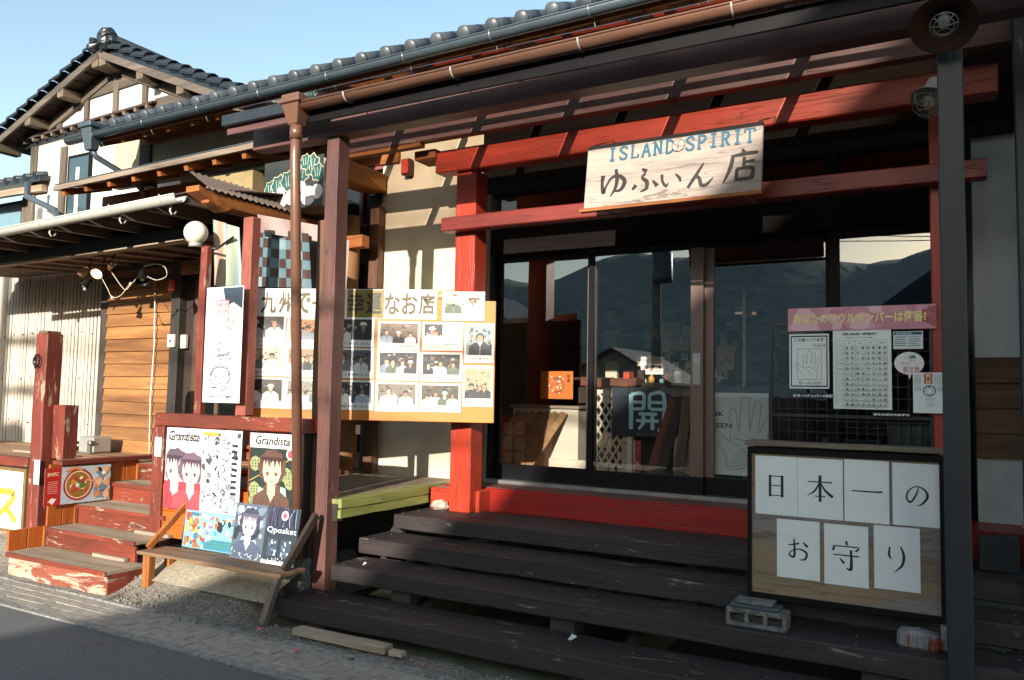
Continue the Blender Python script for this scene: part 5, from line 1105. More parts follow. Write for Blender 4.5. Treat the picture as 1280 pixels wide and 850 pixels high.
m = MB(); m.bar(O_ + Vector((-.01, -.02, -.014)), O_ + U_ + Vector((.01, -.02, -.014)), .05, .022); part('bottom_ledge', m, ORANGE_X, sg)
a = Art(O_, U_, V_, None)
u = slab(a, 'ISLAND', .13, .72, .19, '225A72', .068); slab(a, 'SPIRIT', .585, .72, .19, '225A72', .064)
a.disc(.548, .815, .038, '3A3230', 18); a.disc(.548, .815, .034, 'B49E96', 18); a.line([(.535, .72), (.55, .80), (.54, .84), (.565, .90)], .012, '3A3230'); a.line([(.52, .86), (.545, .79), (.58, .80)], .010, '3A3230')
for ch, u, hh in (('ゆ', .09, .46), ('ふ', .28, .44), ('い', .45, .34), ('ん', .60, .40), ('店', .80, .50)): brush(a, ch, u, .13 + (.02 if ch == 'い' else 0), hh, '16130F', 1.4)
a.part('lettering', sg)
for wa, wb, wr in ((O_ + U_ * .98 + V_, Vector((.02, .42, .16)), .004), (O_ + U_ * .04 + V_, Vector((-.02, .42, .16)), .004), (O_ + U_ * .9 + Vector((0, .02, 0)), Vector((0, .41, .03)), .006), (O_ + U_ * .1 + Vector((0, .02, 0)), Vector((0, .41, .03)), .006)):
    part('hanging_wire', MB().tube([wa, wa + wb], wr, 5), STEEL, sg)


# ------------------------------------------------------------------ standing board with seven sheets
bb = thing('standing_board', 'black framed standing board with seven brushed white sheets on the steps', 'sign', (-.6, -1.5, .33))
bx0, bx1, bz0, bz1, by = -1.105, -.10, .475, 1.32, -1.53
part('panel', MB().box(bx0 + .02, bx1 - .02, by, by + .02, bz0 + .02, bz1 - .03), paint('86735A', '847E78', .46, 'x', 3, .6, '66584A', .1), bb)
for nme, b in (('frame_rail', (bx0, bx1, by - .015, by + .04, bz0 - .015, bz0 + .02)), ('frame_rail', (bx0, bx1, by - .015, by + .04, bz1 - .035, bz1 - .0)), ('frame_stile', (bx0, bx0 + .022, by - .016, by + .04, bz0 + .02, bz1 - .035)), ('frame_stile', (bx1 - .022, bx1, by - .016, by + .04, bz0 + .02, bz1 - .035))):
    part(nme, MB().box(*b), DARK, bb, .003)
part('top_board', MB().plank(bx0 - .01, bx1 + .0, by - .04, by + .13, bz1 + .01, bz1 + .035, 6, .002), wood('8A7A66', '4A4036', 'x', 7), bb, .003)
part('back_box', MB().box(bx0 + .02, bx1 - .02, by + .04, by + .12, bz0, bz1 + .0), DARK, bb)
for (tl, br, ch, hk) in (((944, 569), (997, 646), '日', .42), ((997, 572), (1054, 651), '本', .46), ((1055, 574), (1112, 656), '一', .5), ((1115, 578), (1179, 661), 'の', .40),
                     ((971, 648), (1025, 727), 'お', .42), ((1030, 654), (1086, 736), '守', .48), ((1092, 656), (1151, 742), 'り', .46)):
    a = on_plane(tl, br, (0, by, 0), (1, 0, 0), .003 + rnd.uniform(0, .0015), 'DDE0DF', .001)
    brush(a, ch, .5 - hk * a.H / a.W / 2, .5 - hk / 2, hk, '15171A', 1.35)
    s_ = a.part('paper_sheet', bb, 'white sheet brushed with ' + {'日': 'the character for sun', '本': 'the character for origin', '一': 'one level stroke', 'の': 'a single round loop', 'お': 'a looped kana with a dot', '守': 'the character for protect', 'り': 'two hanging strokes'}[ch]); s_.rotation_euler = (0, 0, 0)
def block(x0, x1, y0, y1, z0, z1, name, label):
    t = thing(name, label, 'block', ((x0 + x1) / 2, (y0 + y1) / 2, z0)); w_ = .022; zc = [z0, z0 + .03, z1 - .025, z1]
    n_ = 3; m = MB(); m.box(x0, x1, y0, y1, z1 - .025, z1).box(x0, x1, y0, y1, z0, z0 + .022)
    for k in range(n_ + 1): xx = x0 + (x1 - x0 - w_) * k / n_; m.box(xx, xx + w_, y0, y1, z0 + .0215, z1 - .0245)
    m.box(x0 + .005, x1 - .005, (y0 + y1) / 2, (y0 + y1) / 2 + .02, z0 + .02, z1 - .02); part('hollow_body', m, CONCD, t, .004); return t
block(-1.185, -.86, -1.72, -1.58, .336, .432, 'hollow_block', 'grey hollow concrete block under the corner of the standing board')
one('slate_shim', 'thin grey flat slab lying on the hollow concrete block', 'slab', MB().plank(-1.165, -.90, -1.70, -1.57, .434, .452, 3, .002), SLATE, bev=.003)
one('slate_shim', 'shorter grey slab directly under the frame of the standing board', 'slab', MB().plank(-1.15, -.94, -1.68, -1.56, .4535, .470, 3, .002), CONCD, bev=.003)
m = MB().plank(-.325, -.12, -1.66, -1.54, .336, .425, 4, .010); one('painted_stone', 'grey stone with red painted top under the standing board', 'stone', m, paint('9A3A24', '8A8C8C', .47, 'z', 5, .8, '6A2A20', .8), bev=.02)
one('grey_stone', 'small grey stone wedged between red topped stone and dark post', 'stone', MB().plank(-.125, -.10, -1.60, -1.52, .336, .455, 3, .006), CONC, bev=.01)

# ------------------------------------------------------------------ notices on the big window
WY = -.742
C8 = lambda x, y: (960 + x / 5, 370 + y / 5)
def wn(tl, br, base='DDE2E0', l=0.0): return on_plane(C8(*tl), C8(*br), (0, WY, 0), (1, 0, 0), l, base)
a = wn((125, 80), (1052, 202), 'C98A98', .004); blobs(a, .0, .02, .99, .98, ['D49AA6', 'C07C8C', 'E0B4BC', 'CB8E9C'], 26, 31, .04, .10)
for q in range(9): a.line([(.999, .1 + q * .1), (.93, .3 + q * .06), (.87 + (q % 3) * .02, .35 + q * .05)], .05, 'A83A48')
a.text('あなたのソウルナンバーは何番?', .49, .30, .46, 'E9DC8E', .90, .03); a.done('pink_banner', 'pink banner with yellow lettering across the shop window', 'banner')
def hand(a, cu, cv, h, col, wd=.006):
    w_ = h * a.H / a.W
    P = [(-.26, 0), (-.30, .18), (-.40, .34), (-.50, .50), (-.44, .54), (-.30, .42), (-.22, .40), (-.24, .66), (-.22, .82), (-.15, .82), (-.12, .60), (-.10, .54), (-.08, .80), (-.05, .98), (.03, .98), (.04, .74), (.05, .54), (.09, .76), (.13, .92), (.20, .90), (.18, .66), (.17, .50), (.24, .64), (.30, .74), (.36, .70), (.30, .48), (.26, .26), (.22, .0)]
    a.line([(cu + x * w_, cv + y * h) for x, y in P], wd, col, 4)
    for Q in ([(-.22, .36), (-.05, .28), (.05, .10)], [(-.18, .42), (.0, .38), (.2, .30)], [(-.02, .46), (.12, .42), (.24, .42)]): a.line([(cu + x * w_, cv + y * h) for x, y in Q], wd, col, 4)
a = wn((133, 240), (383, 580)); 
for t0, c0 in ((.03, '1E262C'), (.055, 'DDE2E0')): a.rect(t0 * 1.2, t0, 1 - t0 * 1.2, 1 - t0, c0)
a.text('この線入ってる方', .5, .86, .07, '20282E', .74, .03); a.text('こじんじゃ', .75, .76, .065, '20282E', .32, .03); a.rect(.2, .16, .82, .73, '5A6266'); a.rect(.21, .168, .81, .722, 'DDE2E0'); hand(a, .52, .19, .50, '4A5054', .006); a.text('統一人にだけ', .52, .07, .06, '20282E', .56, .02)
a.done('palm_notice', 'white black bordered notice with palm outline under the pink banner', 'notice')
a = wn((405, 208), (776, 712)); a.text('ISLAND SPIRIT', .47, .92, .028, '20262A', .58, .05); a.text('あなたのソウルナンバーは何番', .46, .88, .018, '3A4044', .44, .02)
cols_ = [.05, .20, .39, .57, .75, .93]; 
for i in range(14): v = .855 - i * .064; a.line([(.05, v), (.93, v)], .0025, '5A6468')
for u in cols_: a.line([(u, .855), (u, .023)], .0025, '5A6468')
for u, t_ in zip((.29, .47, .65, .84), ('火星', '金星', '水星', '天王星')): a.text(t_, u, .815, .02, '2A3034')
rr = random.Random(3)
for i in range(12):
    v = .855 - (i + 1.55) * .064; a.text(rr.choice(['牡羊座', 'おうし座', 'ふたご座', 'かに座', 'しし座', 'てんびん座']), .125, v - .004, .014, '2A3034', .12)
    for u in (.245, .335, .43, .52, .61, .70, .80, .89):
        a.disc(u, v + .004, .028, '4A5458', 10); a.disc(u, v + .004, .023, rr.choice(['DDE2E0', 'B8C2C4', 'DDE2E0', '98A4A6']), 9)
        if rr.random() < .55: a.poly([(u, v - .012), (u + .022, v + .004), (u, v + .022)], '1E262C')
a.done('star_chart_notice', 'tall white chart with rows of small round marks on the wire grid', 'notice')
a = wn((782, 222), (970, 330), 'C8D2D2'); a.rect(.03, .80, .97, .96, '24506A'); a.text('あなたの誕生日の数', .36, .83, .1, 'DDE8EA', .5, .02)
for q in range(5): a.rect(.05, .66 - q * .12, rnd.uniform(.40, .48), .70 - q * .12, '5A6468'); a.rect(.52, .66 - q * .12, rnd.uniform(.8, .95), .70 - q * .12, '5A6468')
a.done('info_card', 'small white card with dark blue heading at the window chart side', 'card')
a = wn((788, 350), (978, 512), None); sp = [(.5 + .5 * math.cos(2 * math.pi * i / 22), .56 + .44 * math.sin(2 * math.pi * i / 22)) for i in range(22)]
sp = sp[:16] + [(.46, .12), (.50, -.06), (.58, .14)] + sp[18:]; a.poly(sp, 'E2DCD8'); a.text('縁', .62, .62, .26, '1E6A50', .22, .03); a.text('この', .42, .72, .12, '3A3A3A', .14); a.text('はいない', .40, .50, .12, '3A3A3A', .34); a.text('要注意', .56, .20, .24, 'A85A68', .56, .01)
a.done('speech_bubble_sticker', 'white speech bubble sticker on the shop window', 'sticker')
a = wn((905, 478), (1115, 735)); a.rect(.34, .72, .60, .98, 'B8483A'); a.rect(.40, .74, .54, .96, 'E0B890'); a.text('寅', .47, .78, .12, '2A1E18', .1, .02)
a.disc(.5, .55, .2, '20262A', 12, .14); a.disc(.5, .55, .165, 'E2E6E4', 12, .115)
for (P) in ([(.38, .62), (.46, .57)], [(.62, .62), (.54, .57)], [(.5, .68), (.5, .60)], [(.42, .5), (.5, .46), (.58, .5)], [(.36, .55), (.42, .53)], [(.64, .55), (.58, .53)], [(.44, .66), (.5, .63), (.56, .66)]): a.line(P, .016, '20262A')
for u in (.08, .15, .22, .68, .75, .82, .89): a.vtext('虎は幸運を招く守護神', u, .95, .036, '3A4246', 0, 1.15)
for q in range(4): a.text('御利益一番', .2, .30 - q * .075, .05, '2A3034', .3, .03)
for u in (.42, .49, .56, .63): a.vtext('願いごと成就', u, .38, .032, '3A4246', 0, 1.15)
a.done('tiger_notice', 'white leaflet with striped animal face low on the wire grid', 'leaflet')
a = wn((150, 608), (412, 640), '1A2024'); a.text('カラー×ナンバー×手相', .5, .15, .7, 'E4E8E8', .96, .04); a.done('caption_strip', 'black caption strip with white lettering under the palm notice', 'caption')
a = wn((652, 728), (890, 756), '1A2024'); a.text('あなただけのお守り', .5, .15, .7, 'E4E8E8', .94, .04); a.done('caption_strip', 'black caption strip with white lettering below the star chart', 'caption')

# ------------------------------------------------------------------ inside the shop
fl = ZF
la = thing('lattice_screen', 'cream diagonal lattice screen standing inside the door', 'screen', at(756, 590, 'z', .82))
lb, lt = at(733, 600, 'y', .75), at(790, 465, 'y', 1.0)
x0, x1 = lb.x, at(790, 580, 'y', .75).x; Zl = 1.62
part('frame', MB().box(x0, x1, .74, .78, fl, fl + .06).box(x0, x1, .76, .80, Zl, Zl + .06).box(x0, x0 + .05, .74, .79, fl + .06, Zl).box(x1 - .05, x1, .74, .79, fl + .06, Zl), CREAMW, la, .003)
for sgn, yy in ((1, .755), (-1, .767)):
    for k in range(-9, 12):
        a0 = x0 + k * .075; pts = []
        p, q = (a0, fl + .06), (a0 + sgn * .78 * .62, Zl)
        def clip(p, q):
            (px, pz), (qx, qz) = p, q; t0, t1 = 0.0, 1.0
            if qx == px: return None
            for lim, s in ((x0, 1), (x1, -1)):
                t = (lim - px) / (qx - px)
                if (qx - px) * s > 0: t0 = max(t0, t)
                else: t1 = min(t1, t)
            if t0 >= t1: return None
            return (px + (qx - px) * t0, pz + (qz - pz) * t0), (px + (qx - px) * t1, pz + (qz - pz) * t1)
        c = clip(p, q)
        if c: part('lath', MB().bar((c[0][0], yy, c[0][1]), (c[1][0], yy, c[1][1]), .02, .010, (0, 1, 0)), CREAMW, la)
cnt = thing('counter', 'dark wooden sales counter inside the glass door', 'counter', (-2.2, 1.1, fl))
cx0, cx1 = at(764, 500, 'y', .85).x, -1.2; ct = at(780, 478, 'y', .85).z
part('counter_top', MB().box(cx0 - .04, cx1, .83, 1.5, ct - .05, ct), DKWOOD_X, cnt, .005); part('counter_body', MB().box(cx0, cx1, .88, 1.45, fl, ct - .05), DKWOOD_Z, cnt)
a = on_plane((765, 484), (861, 548), (0, .70, 0), (1, 0, 0), 0, '1C2A36', .004)
for P, ws in (([(.26, .86), (.26, .14)], [.08, .07]), ([(.26, .86), (.42, .86), (.42, .56)], [.05, .06, .06]), ([(.28, .70), (.41, .70)], [.05, .05]), ([(.27, .56), (.42, .56)], [.05, .05]),
              ([(.50, .86), (.50, .56)], [.06, .06]), ([(.50, .86), (.68, .86), (.68, .20), (.61, .14)], [.05, .06, .08, .05]), ([(.51, .70), (.67, .70)], [.05, .05]), ([(.51, .56), (.67, .56)], [.05, .05]),
              ([(.36, .46), (.60, .46)], [.05, .05]), ([(.33, .32), (.62, .32)], [.05, .05]), ([(.42, .46), (.42, .28), (.36, .14)], [.06, .06, .03]), ([(.54, .46), (.54, .14)], [.06, .06])):
    a.line(P, [x * 1.25 for x in ws], 'B4E4F6')
a.line([(.88, .9), (.86, .5), (.9, .1)], [.05, .06], '6FB4CC'); a.line([(.80, .6), (.98, .62)], .05, '6FB4CC')
a.done('navy_cloth', 'navy cloth with a pale blue open character hung on the counter', 'cloth')
a = on_plane((771, 549), (801, 592), (0, .80, 0), (1, 0, 0), 0, 'A83C38', .002); blobs(a, .02, .02, .98, .98, ['C86A60', 'E8C8C0', 'B84A44'], 16, 41, .05, .12); a.rect(.25, .0, .75, 1, 'E8E2DA'); a.vtext('試験合格のお守', .62, .95, .12, '2A2A2E', .01, 1.05); a.vtext('あなたのお守', .38, .95, .12, '2A2A2E', .01, 1.05); a.done('floral_notice', 'red floral paper notice with a white writing column below the navy cloth', 'notice')
a = on_plane((842, 545), (863, 594), (0, .55, 0), (1, 0, 0), 0, 'D8D8D4', .002); a.vtext('心を癒すお守り', .6, .88, .11, '20242A', .02, 1.05); a.done('white_strip_notice', 'narrow white paper strip with black writing beside the door stile', 'notice')
for i, (xb, xt, dy, lab) in enumerate(((812, 843, .52, 'dark reddish plank leaning against the counter, nearer the red notice'), (824, 853, .50, 'thin dark plank leaning against the counter beside the reddish plank'), (848, 862, .50, 'pale ended plank leaning against the counter nearest the door stile'))):
    p = at(xb, 596, 'y', dy - .12); q = at(xt, 500 - i * 12, 'y', dy + .14); p.z = max(p.z, fl); one('leaning_plank', lab, 'plank', MB().bar(p, q, .09, .02, (0, -1, 0)), [wood('7A3A2C', '4A241C', 'z'), DKWOOD_Z, wood('70583E', '4A3828', 'z')][i], bev=.002)
# slanted crate lid and white cabinet by the first pane
cb = thing('white_cabinet', 'low white cabinet with a dark top inside the first glass door', 'cabinet', at(690, 580, 'z', .82))
c0, c1 = at(640, 575, 'y', 1.0), at(722, 575, 'y', 1.0); part('cabinet_body', MB().box(c0.x, c1.x, 1.0, 1.5, fl, 1.46), CREAMW, cb, .005); part('cabinet_top', MB().box(c0.x - .02, c1.x + .02, .97, 1.52, 1.46, 1.49), PALEW_X, cb, .004); part('base_rail', MB().box(c0.x, c1.x + .5, .96, 1.0, fl + .03, fl + .16), CREAMW, cb, .003)
lid = thing('slatted_lid', 'worn slatted wooden lid leaning against the white cabinet', 'wooden lid', at(660, 580, 'z', .82))
for k in range(7):
    x = c0.x + .02 + k * .085; part('lid_board', MB().bar((x - .16, .55, fl + .01), (x + .08, .97, fl + .62), .078, .02, (0, -.6, .4)), wood('B08A62', '7A5A3E', 'y', 7), lid, .003)
a = on_plane((676, 464), (716, 499), (0, .9, 0), (1, 0, 0), 0, 'D87830', .004); blobs(a, .25, .2, .7, .85, ['F2E8E0', '8A5A8A', 'C84A30', 'E8C890', '4A5A8A', 'F4F0EA'], 40, 51, .015, .035); a.line([(.3, .5), (.5, .25), (.72, .45), (.6, .75), (.36, .7)], .03, '8A3A20'); a.vtext('幸運', .86, .9, .14, '3A2418', .01)
a.done('orange_picture', 'small orange framed picture standing on the white cabinet', 'picture')
one('brown_cloth_bundle', 'brown folded cloth lying over the lattice screen', 'cloth', MB().plank(x0 - .05, x1 + .06, .68, .86, Zl + .06, Zl + .15, 6, .012), wood('8A4A2C', '5A3020', 'x', 5), bev=.01)
# shelves and goods
sh = thing('goods_shelf', 'wall shelf stocked with small goods behind the counter', 'shelf', (-2.4, 2.9, 1.5))
for z in (1.82, 2.16, 2.50): part('shelf_board', MB().box(-4.3, -1.0, 2.75, 3.05, z - .03, z), DKWOOD_X, sh)
part('shelf_back', MB().box(-4.3, -1.0, 3.05, 3.08, 1.5, 2.9), DKWOOD_Z, sh)
rr = random.Random(12); k = 0
labs = ['cream', 'dark red', 'grey', 'pale green', 'brown', 'white', 'black', 'yellow', 'pink', 'blue']; cl_ = ['D8CDB4', '8A2A24', '8A8C8E', 'A4B49A', '6A4A34', 'E4E2DC', '1C1E20', 'C8A848', 'C88A94', '3E5A74']
for z, nm in ((1.82, 'lowest'), (2.16, 'middle'), (2.50, 'highest')):
    for j in range(9):
        x = -3.75 + j * .24 + rr.uniform(-.03, .03); h = rr.uniform(.10, .24); w_ = rr.uniform(.05, .09); c = (k * 7 + j) % 10; k += 1
        m = MB().box(x - w_, x + w_, 2.80, 2.86, z, z + h)
        one('goods_packet', f'{["cream", "maroon", "grey", "mint", "tan", "ivory", "charcoal", "mustard", "rose"][j]} {"tall" if h > .17 else "low"} packet standing on the {nm} shelf behind the counter', 'packet', m, plain(['D8CDB4', '6A2220', '8A8C8E', 'A4C4AA', '9A7A52', 'E4E2D8', '2C2E30', 'B08A28', 'C88A94'][j], .6), bev=.004, group='packets on the shop shelves')
a = on_plane((801, 446), (829, 468), (0, 2.0, 0), (1, 0, 0), 0, 'EFE6E0', .003); a.text('ハッピーパワー', .5, .72, .18, 'C83A2C', .9, .04); blobs(a, .08, .08, .92, .6, ['C85A40', 'E8C8A8', '3A2A28', 'D8A890'], 18, 61, .04, .09); a.done('price_card', 'white goods card with red heading standing on the counter', 'card')
for (tl, br, c_, lab) in (((826, 402), (849, 420), 'DDD8CC', 'small pale framed card hanging on the shop wall above the counter'), ((838, 414), (861, 438), 'C8A078', 'brown framed small picture on the shop wall above the counter'), ((828, 424), (836, 440), 'E4DED0', 'narrow white tag hanging on the shop wall near the door stile'), ((896, 432), (918, 462), 'D8B07C', 'small orange and white poster on the wall beyond the third door')):
    a = on_plane(tl, br, (0, 2.2, 0), (1, 0, 0), 0, c_, .01); blobs(a, .2, .2, .8, .8, ['8A5A40', '4A5A50', 'E8E0D0', 'C86A30'], 12, int(tl[0]), .05, .14); a.done('wall_card', lab, 'picture')
m = MB(); lp = at(941, 452, 'y', 1.2); m.box(lp.x - .14, lp.x + .20, 1.2, 1.22, 1.75, 2.3); one('noren_panel', 'dark panel with pale round crest behind the third glass door', 'panel', m, plain('3A3028', .8))
m = MB(); p = at(930, 400, 'y', .5); m.box(p.x - .012, p.x + .012, .5, .524, fl, 2.5); one('light_wood_pole', 'slim pale wooden pole standing behind the third glass door', 'pole', m, PALEW_X)
for j, (c_, nm, h_) in enumerate((('E8D8B0', 'cream', .07), ('C8502C', 'orange', .10), ('F0EAE0', 'white', .05), ('3A2E2A', 'black', .12), ('D8A850', 'amber', .08), ('8AC0D0', 'pale blue', .04), ('A83A34', 'red', .09), ('E8E4DA', 'ivory', .11), ('6A8A5A', 'green', .06), ('D88A98', 'pink', .08))):
    x = cx0 + .02 + j * .085; y = .90 + (j % 3) * .07
    m = MB().box(x - .03, x + .03, y, y + .05, ct + .001, ct + h_) if j % 2 else MB().lathe((x, y, ct + .001), [(0, 0), (.028, 0), (.03, h_ * .6), (.012, h_ * .8), (.012, h_), (0, h_)], 12)
    one('counter_item', f'small {nm} {"box" if j % 2 else "bottle"} standing on the sales counter', 'box' if j % 2 else 'bottle', m, plain(c_, .4), group='small goods on the counter')
for j in range(7):
    p = at(806 + j * 8, 402, 'y', 1.9); m = MB(); m.tube([p, p - Vector((0, 0, .16 + .03 * (j % 3))), p + Vector((.02, 0, -.16 - .03 * (j % 3))), p + Vector((.02, 0, 0))], .004, 4)
    one('bead_string', 'pale looped bead string hanging above the counter', 'bead string', m, plain('B8A890', .4), group='bead strings above the counter')
rr = random.Random(77)
for j in range(30):
    if j < 16: X_, Y_ = rr.uniform(792, 858), rr.uniform(404, 468)
    else: X_, Y_ = rr.uniform(893, 955), rr.uniform(384, 474)
    w_, h_ = rr.uniform(5, 11), rr.uniform(7, 15); a = on_plane((X_, Y_), (X_ + w_, Y_ + h_), (0, 2.3 + .01 * j, 0), (1, 0, 0), 0, rr.choice(['E8E0D0', 'D8D8D4', 'C8A078', 'E4C8B8', 'B8C8CC', 'D8B890', 'F0ECE4']), .012); blobs(a, .15, .15, .85, .85, ['8A3A2A', '2A3238', 'D8A040', '4A6A5A', 'A88A6A'], 5, j, .1, .25)
    a.done('goods_card', 'small printed goods card pinned on the wall behind the sales counter', 'card', 'goods cards behind the counter')
one('bead_rail', 'thin dark rail from which the bead strings hang', 'rail', MB().bar(at(800, 401, 'y', 1.9), at(872, 399, 'y', 1.9), .02, .02), BLACKM)
# palm poster on the third door
a = on_plane((889, 483), (961, 597), (0, .09, 0), (1, 0, 0), 0, 'D5DBDA', .002); a.rect(0, .93, 1, 1, '2A3034'); a.text('PINK', .06, .66, .055, '2A3236', .34, .02); a.text('GREEN', .12, .53, .055, '2A3236', .50, .02); hand(a, .62, .08, .80, '4A5256', .005)
for q in range(6): a.line([(.3 + q * .02, .05 + q * .035), (.7, .10 + q * .05)], .004, '5A6266')
a.done('palm_poster', 'large white palm reading poster behind the third glass door', 'poster')
# display rack behind the big window
rk = thing('wire_grid_panel', 'black wire grid panel carrying the notices before the big window', 'grid panel', (-.6, -.7, .62))
gx0, gx1, gzt = at(962, 470, 'y', -.70).x, -.185, at(965, 404, 'y', -.70).z
for k in range(18): z = .86 + k * .075; part('wire', MB().box(gx0, gx1, -.700, -.696, z, z + .004), BLACKM, rk)
for k in range(16): x = gx0 + k * (gx1 - gx0) / 16; part('wire', MB().box(x, x + .004, -.704, -.700, .64, gzt), BLACKM, rk)
for x in (gx0, gx1): part('upright', MB().box(x, x + .022, -.715, -.694, .62, gzt), BLACKM, rk)
for z in (at(1070, 523, 'y', -.7).z, gzt - .02): part('rail', MB().box(gx0 + .022, gx1, -.714, -.696, z, z + .02), BLACKM, rk)
for z in (1.02, 1.28): part('tray', MB().box(-.95, -.55, .21, .45, z, z + .03), SLATE, rk, .004)
m = MB(); V2 = []
for i in range(25): V2 += [(-.52 + i * .017, .30 + .02 * math.sin(i * 1.3), ZF + .05), (-.50 + i * .015, .30 + .012 * math.sin(i * 1.3), 1.42)]
m.add(V2, [(2 * i, 2 * i + 2, 2 * i + 3, 2 * i + 1) for i in range(24)], None, True); one('hanging_cloth', 'pale striped cloth hanging behind the big window under the star chart', 'cloth', m, plain('8A9296', .8, 0, .4))

# ------------------------------------------------------------------ lamps
gl = thing('globe_lamp', 'round white globe lamp at the end of the lean-to roof', 'lamp', at(245, 306, 'y', -1.72))
c = at(245, 291, 'y', -1.72); part('globe', MB().lathe(c, [(.10 * math.sin(math.pi * i / 14), -.10 * math.cos(math.pi * i / 14)) for i in range(15)], 24), plain('E4DCCB', .3, 0, .04), gl)
part('collar', MB().lathe(c, [(.045, -.125), (.055, -.12), (.055, -.092), (.04, -.088)], 16), GALV, gl); part('arm', MB().tube([c + Vector((0, 0, -.11)), c + Vector((.12, .12, -.13)), c + Vector((.24, .2, -.02))], .012, 8), BLACKM, gl)
def spot(c, axis, name, lab, mt, lit=False, r=.062, L=.13):
    t = thing(name, lab, 'spotlight', c); part('shade', MB().lathe(c, [(r * 1.0, L * .5), (r * .55, -L * .1), (r * .42, -L * .45), (0, -L * .5)], 18, axis), mt, t)
    part('clamp', MB().tube([Vector(c) - Vector(axis).normalized() * L * .45, Vector(c) - Vector(axis).normalized() * L * .6 + Vector((0, .02, .08)), Vector(c) + Vector((0, .05, .16))], .009, 6), BLACKM, t)
    if lit: part('bulb', MB().lathe(Vector(c) + Vector(axis).normalized() * L * .32, [(r * .72 * math.sin(math.pi * i / 8), -r * .72 * math.cos(math.pi * i / 8)) for i in range(9)], 12), emit('FFD9A0', 7), t)
    else: part('bulb', MB().lathe(Vector(c) + Vector(axis).normalized() * L * .2, [(r * .5 * math.sin(math.pi * i / 6), -r * .5 * math.cos(math.pi * i / 6)) for i in range(7)], 10), plain('C8BCA8', .2), t)
SPY = -.85
spot(at(105, 339, 'y', SPY), (-.5, -.5, -.6), 'spotlight', 'slotted pinkish clip spotlight under the eave beside the lit lamp', plain('A8806A', .4, .4), False)
spot(at(124, 339, 'y', SPY), (.35, -.7, -.6), 'spotlight', 'lit white clip spotlight among the lamps under the eave', plain('C8A88C', .4, .3), True)
spot(at(108, 354, 'y', SPY), (-.15, -.55, -.8), 'spotlight', 'black clip spotlight hanging lowest below the lit lamp', BLACKM)
spot(at(178, 345, 'y', SPY), (.45, -.3, -.75), 'spotlight', 'black square clip spotlight nearer the door under the eave', BLACKM, False, .07, .16)
spot(at(138, 333, 'y', SPY), (.6, -.2, .3), 'spotlight', 'pale clip spotlight turned upward against the eave boards', plain('A8806A', .4, .4), False, .045)
m = MB(); Pw = smooth_line([tuple(at(x, y, 'y', SPY + .02)) for x, y in ((138, 338), (152, 358), (158, 362), (165, 354), (178, 344), (195, 350), (208, 345), (206, 334), (195, 330), (180, 333))], 5); m.tube(Pw, .0045, 5)
Pw = smooth_line([tuple(at(x, y, 'y', SPY + .02)) for x, y in ((126, 345), (134, 360), (140, 371), (150, 370), (160, 358), (164, 353))], 5); m.tube(Pw, .0045, 5)
m.rock(at(140, 372, 'y', SPY + .02), .018, .014, .018, 3, 6); m.rock(at(163, 355, 'y', SPY + .02), .016, .014, .02, 4, 6)
one('lamp_cable', 'looping pale cable with plugs below the clip spotlights', 'cable', m, plain('C8BCA8', .5))
m = MB(); m.tube([tuple(at(x, y, 'y', -.07)) for x, y in ((194, 348), (193, 430), (188, 500), (186, 585))], .008, 6); one('thin_conduit', 'thin white conduit running down the orange plank wall', 'conduit', m, WHITEM)
cl = thing('caged_lamp', 'white wall lamp with wire cage behind the dark porch post', 'lamp', at(1160, 118, 'y', -.95))
c = at(1164, 116, 'y', -.95); ax_ = Vector((-.25, -.3, -1)).normalized()
part('shade', MB().lathe(c, [(.02, -.10), (.035, -.09), (.05, -.02), (.105, .03), (.108, .035)], 22, ax_), WHITEM, cl); part('bulb', MB().lathe(c + ax_ * .06, [(.035 * math.sin(math.pi * i / 8), -.05 * math.cos(math.pi * i / 8)) for i in range(9)], 12), plain('B8B4A8', .1, 0, .1), cl)
for k in range(6):
    a_ = math.pi * 2 * k / 6; q = Vector((0, 0, 1)).rotation_difference(ax_); m = MB(); m.tube([c + q @ Vector((r_ * math.cos(a_), r_ * math.sin(a_), h_)) for r_, h_ in ((.10, .035), (.098, .07), (.08, .11), (.045, .145), (0, .155))], .003, 5); part('cage_wire', m, STEEL, cl)
for r_, h_ in ((.098, .07), (.08, .11), (.045, .145)):
    q = Vector((0, 0, 1)).rotation_difference(ax_); part('cage_ring', MB().tube([c + q @ Vector((r_ * math.cos(i * math.pi / 8), r_ * math.sin(i * math.pi / 8), h_)) for i in range(17)], .003, 5, False), STEEL, cl)
part('bracket', MB().tube([c - ax_ * .09, c - ax_ * .12 + Vector((.05, .06, .03)), c + Vector((.1, .2, .1))], .018, 8), WHITEM, cl)
dl = thing('rusty_pendant_lamp', 'large rusty dish lamp hanging above the dark porch post', 'lamp', at(1180, 30, 'y', -1.98))
c = at(1180, 30, 'y', -2.0); ax_ = (CAM + Vector((.3, 0, -1.6)) - c).normalized(); ax_ = Vector((.0, -.62, -.78)).normalized()
rust = plain('4A2A1A', .6, .3, .5, 5, .2, c2='1C1614')
part('dish', MB().lathe(c, [(.0, -.115), (.04, -.11), (.055, -.06), (.10, -.03), (.150, .0), (.153, .004), (.148, .004), (.098, -.024), (.05, -.052), (.035, -.09), (0, -.095)], 32, ax_), rust, dl)
part('bulb', MB().lathe(c - ax_ * .03, [(.032 * math.sin(math.pi * i / 8), -.04 * math.cos(math.pi * i / 8)) for i in range(9)], 14), plain('8A8E8C', .2, .1), dl)
q = Vector((0, 0, 1)).rotation_difference(ax_)
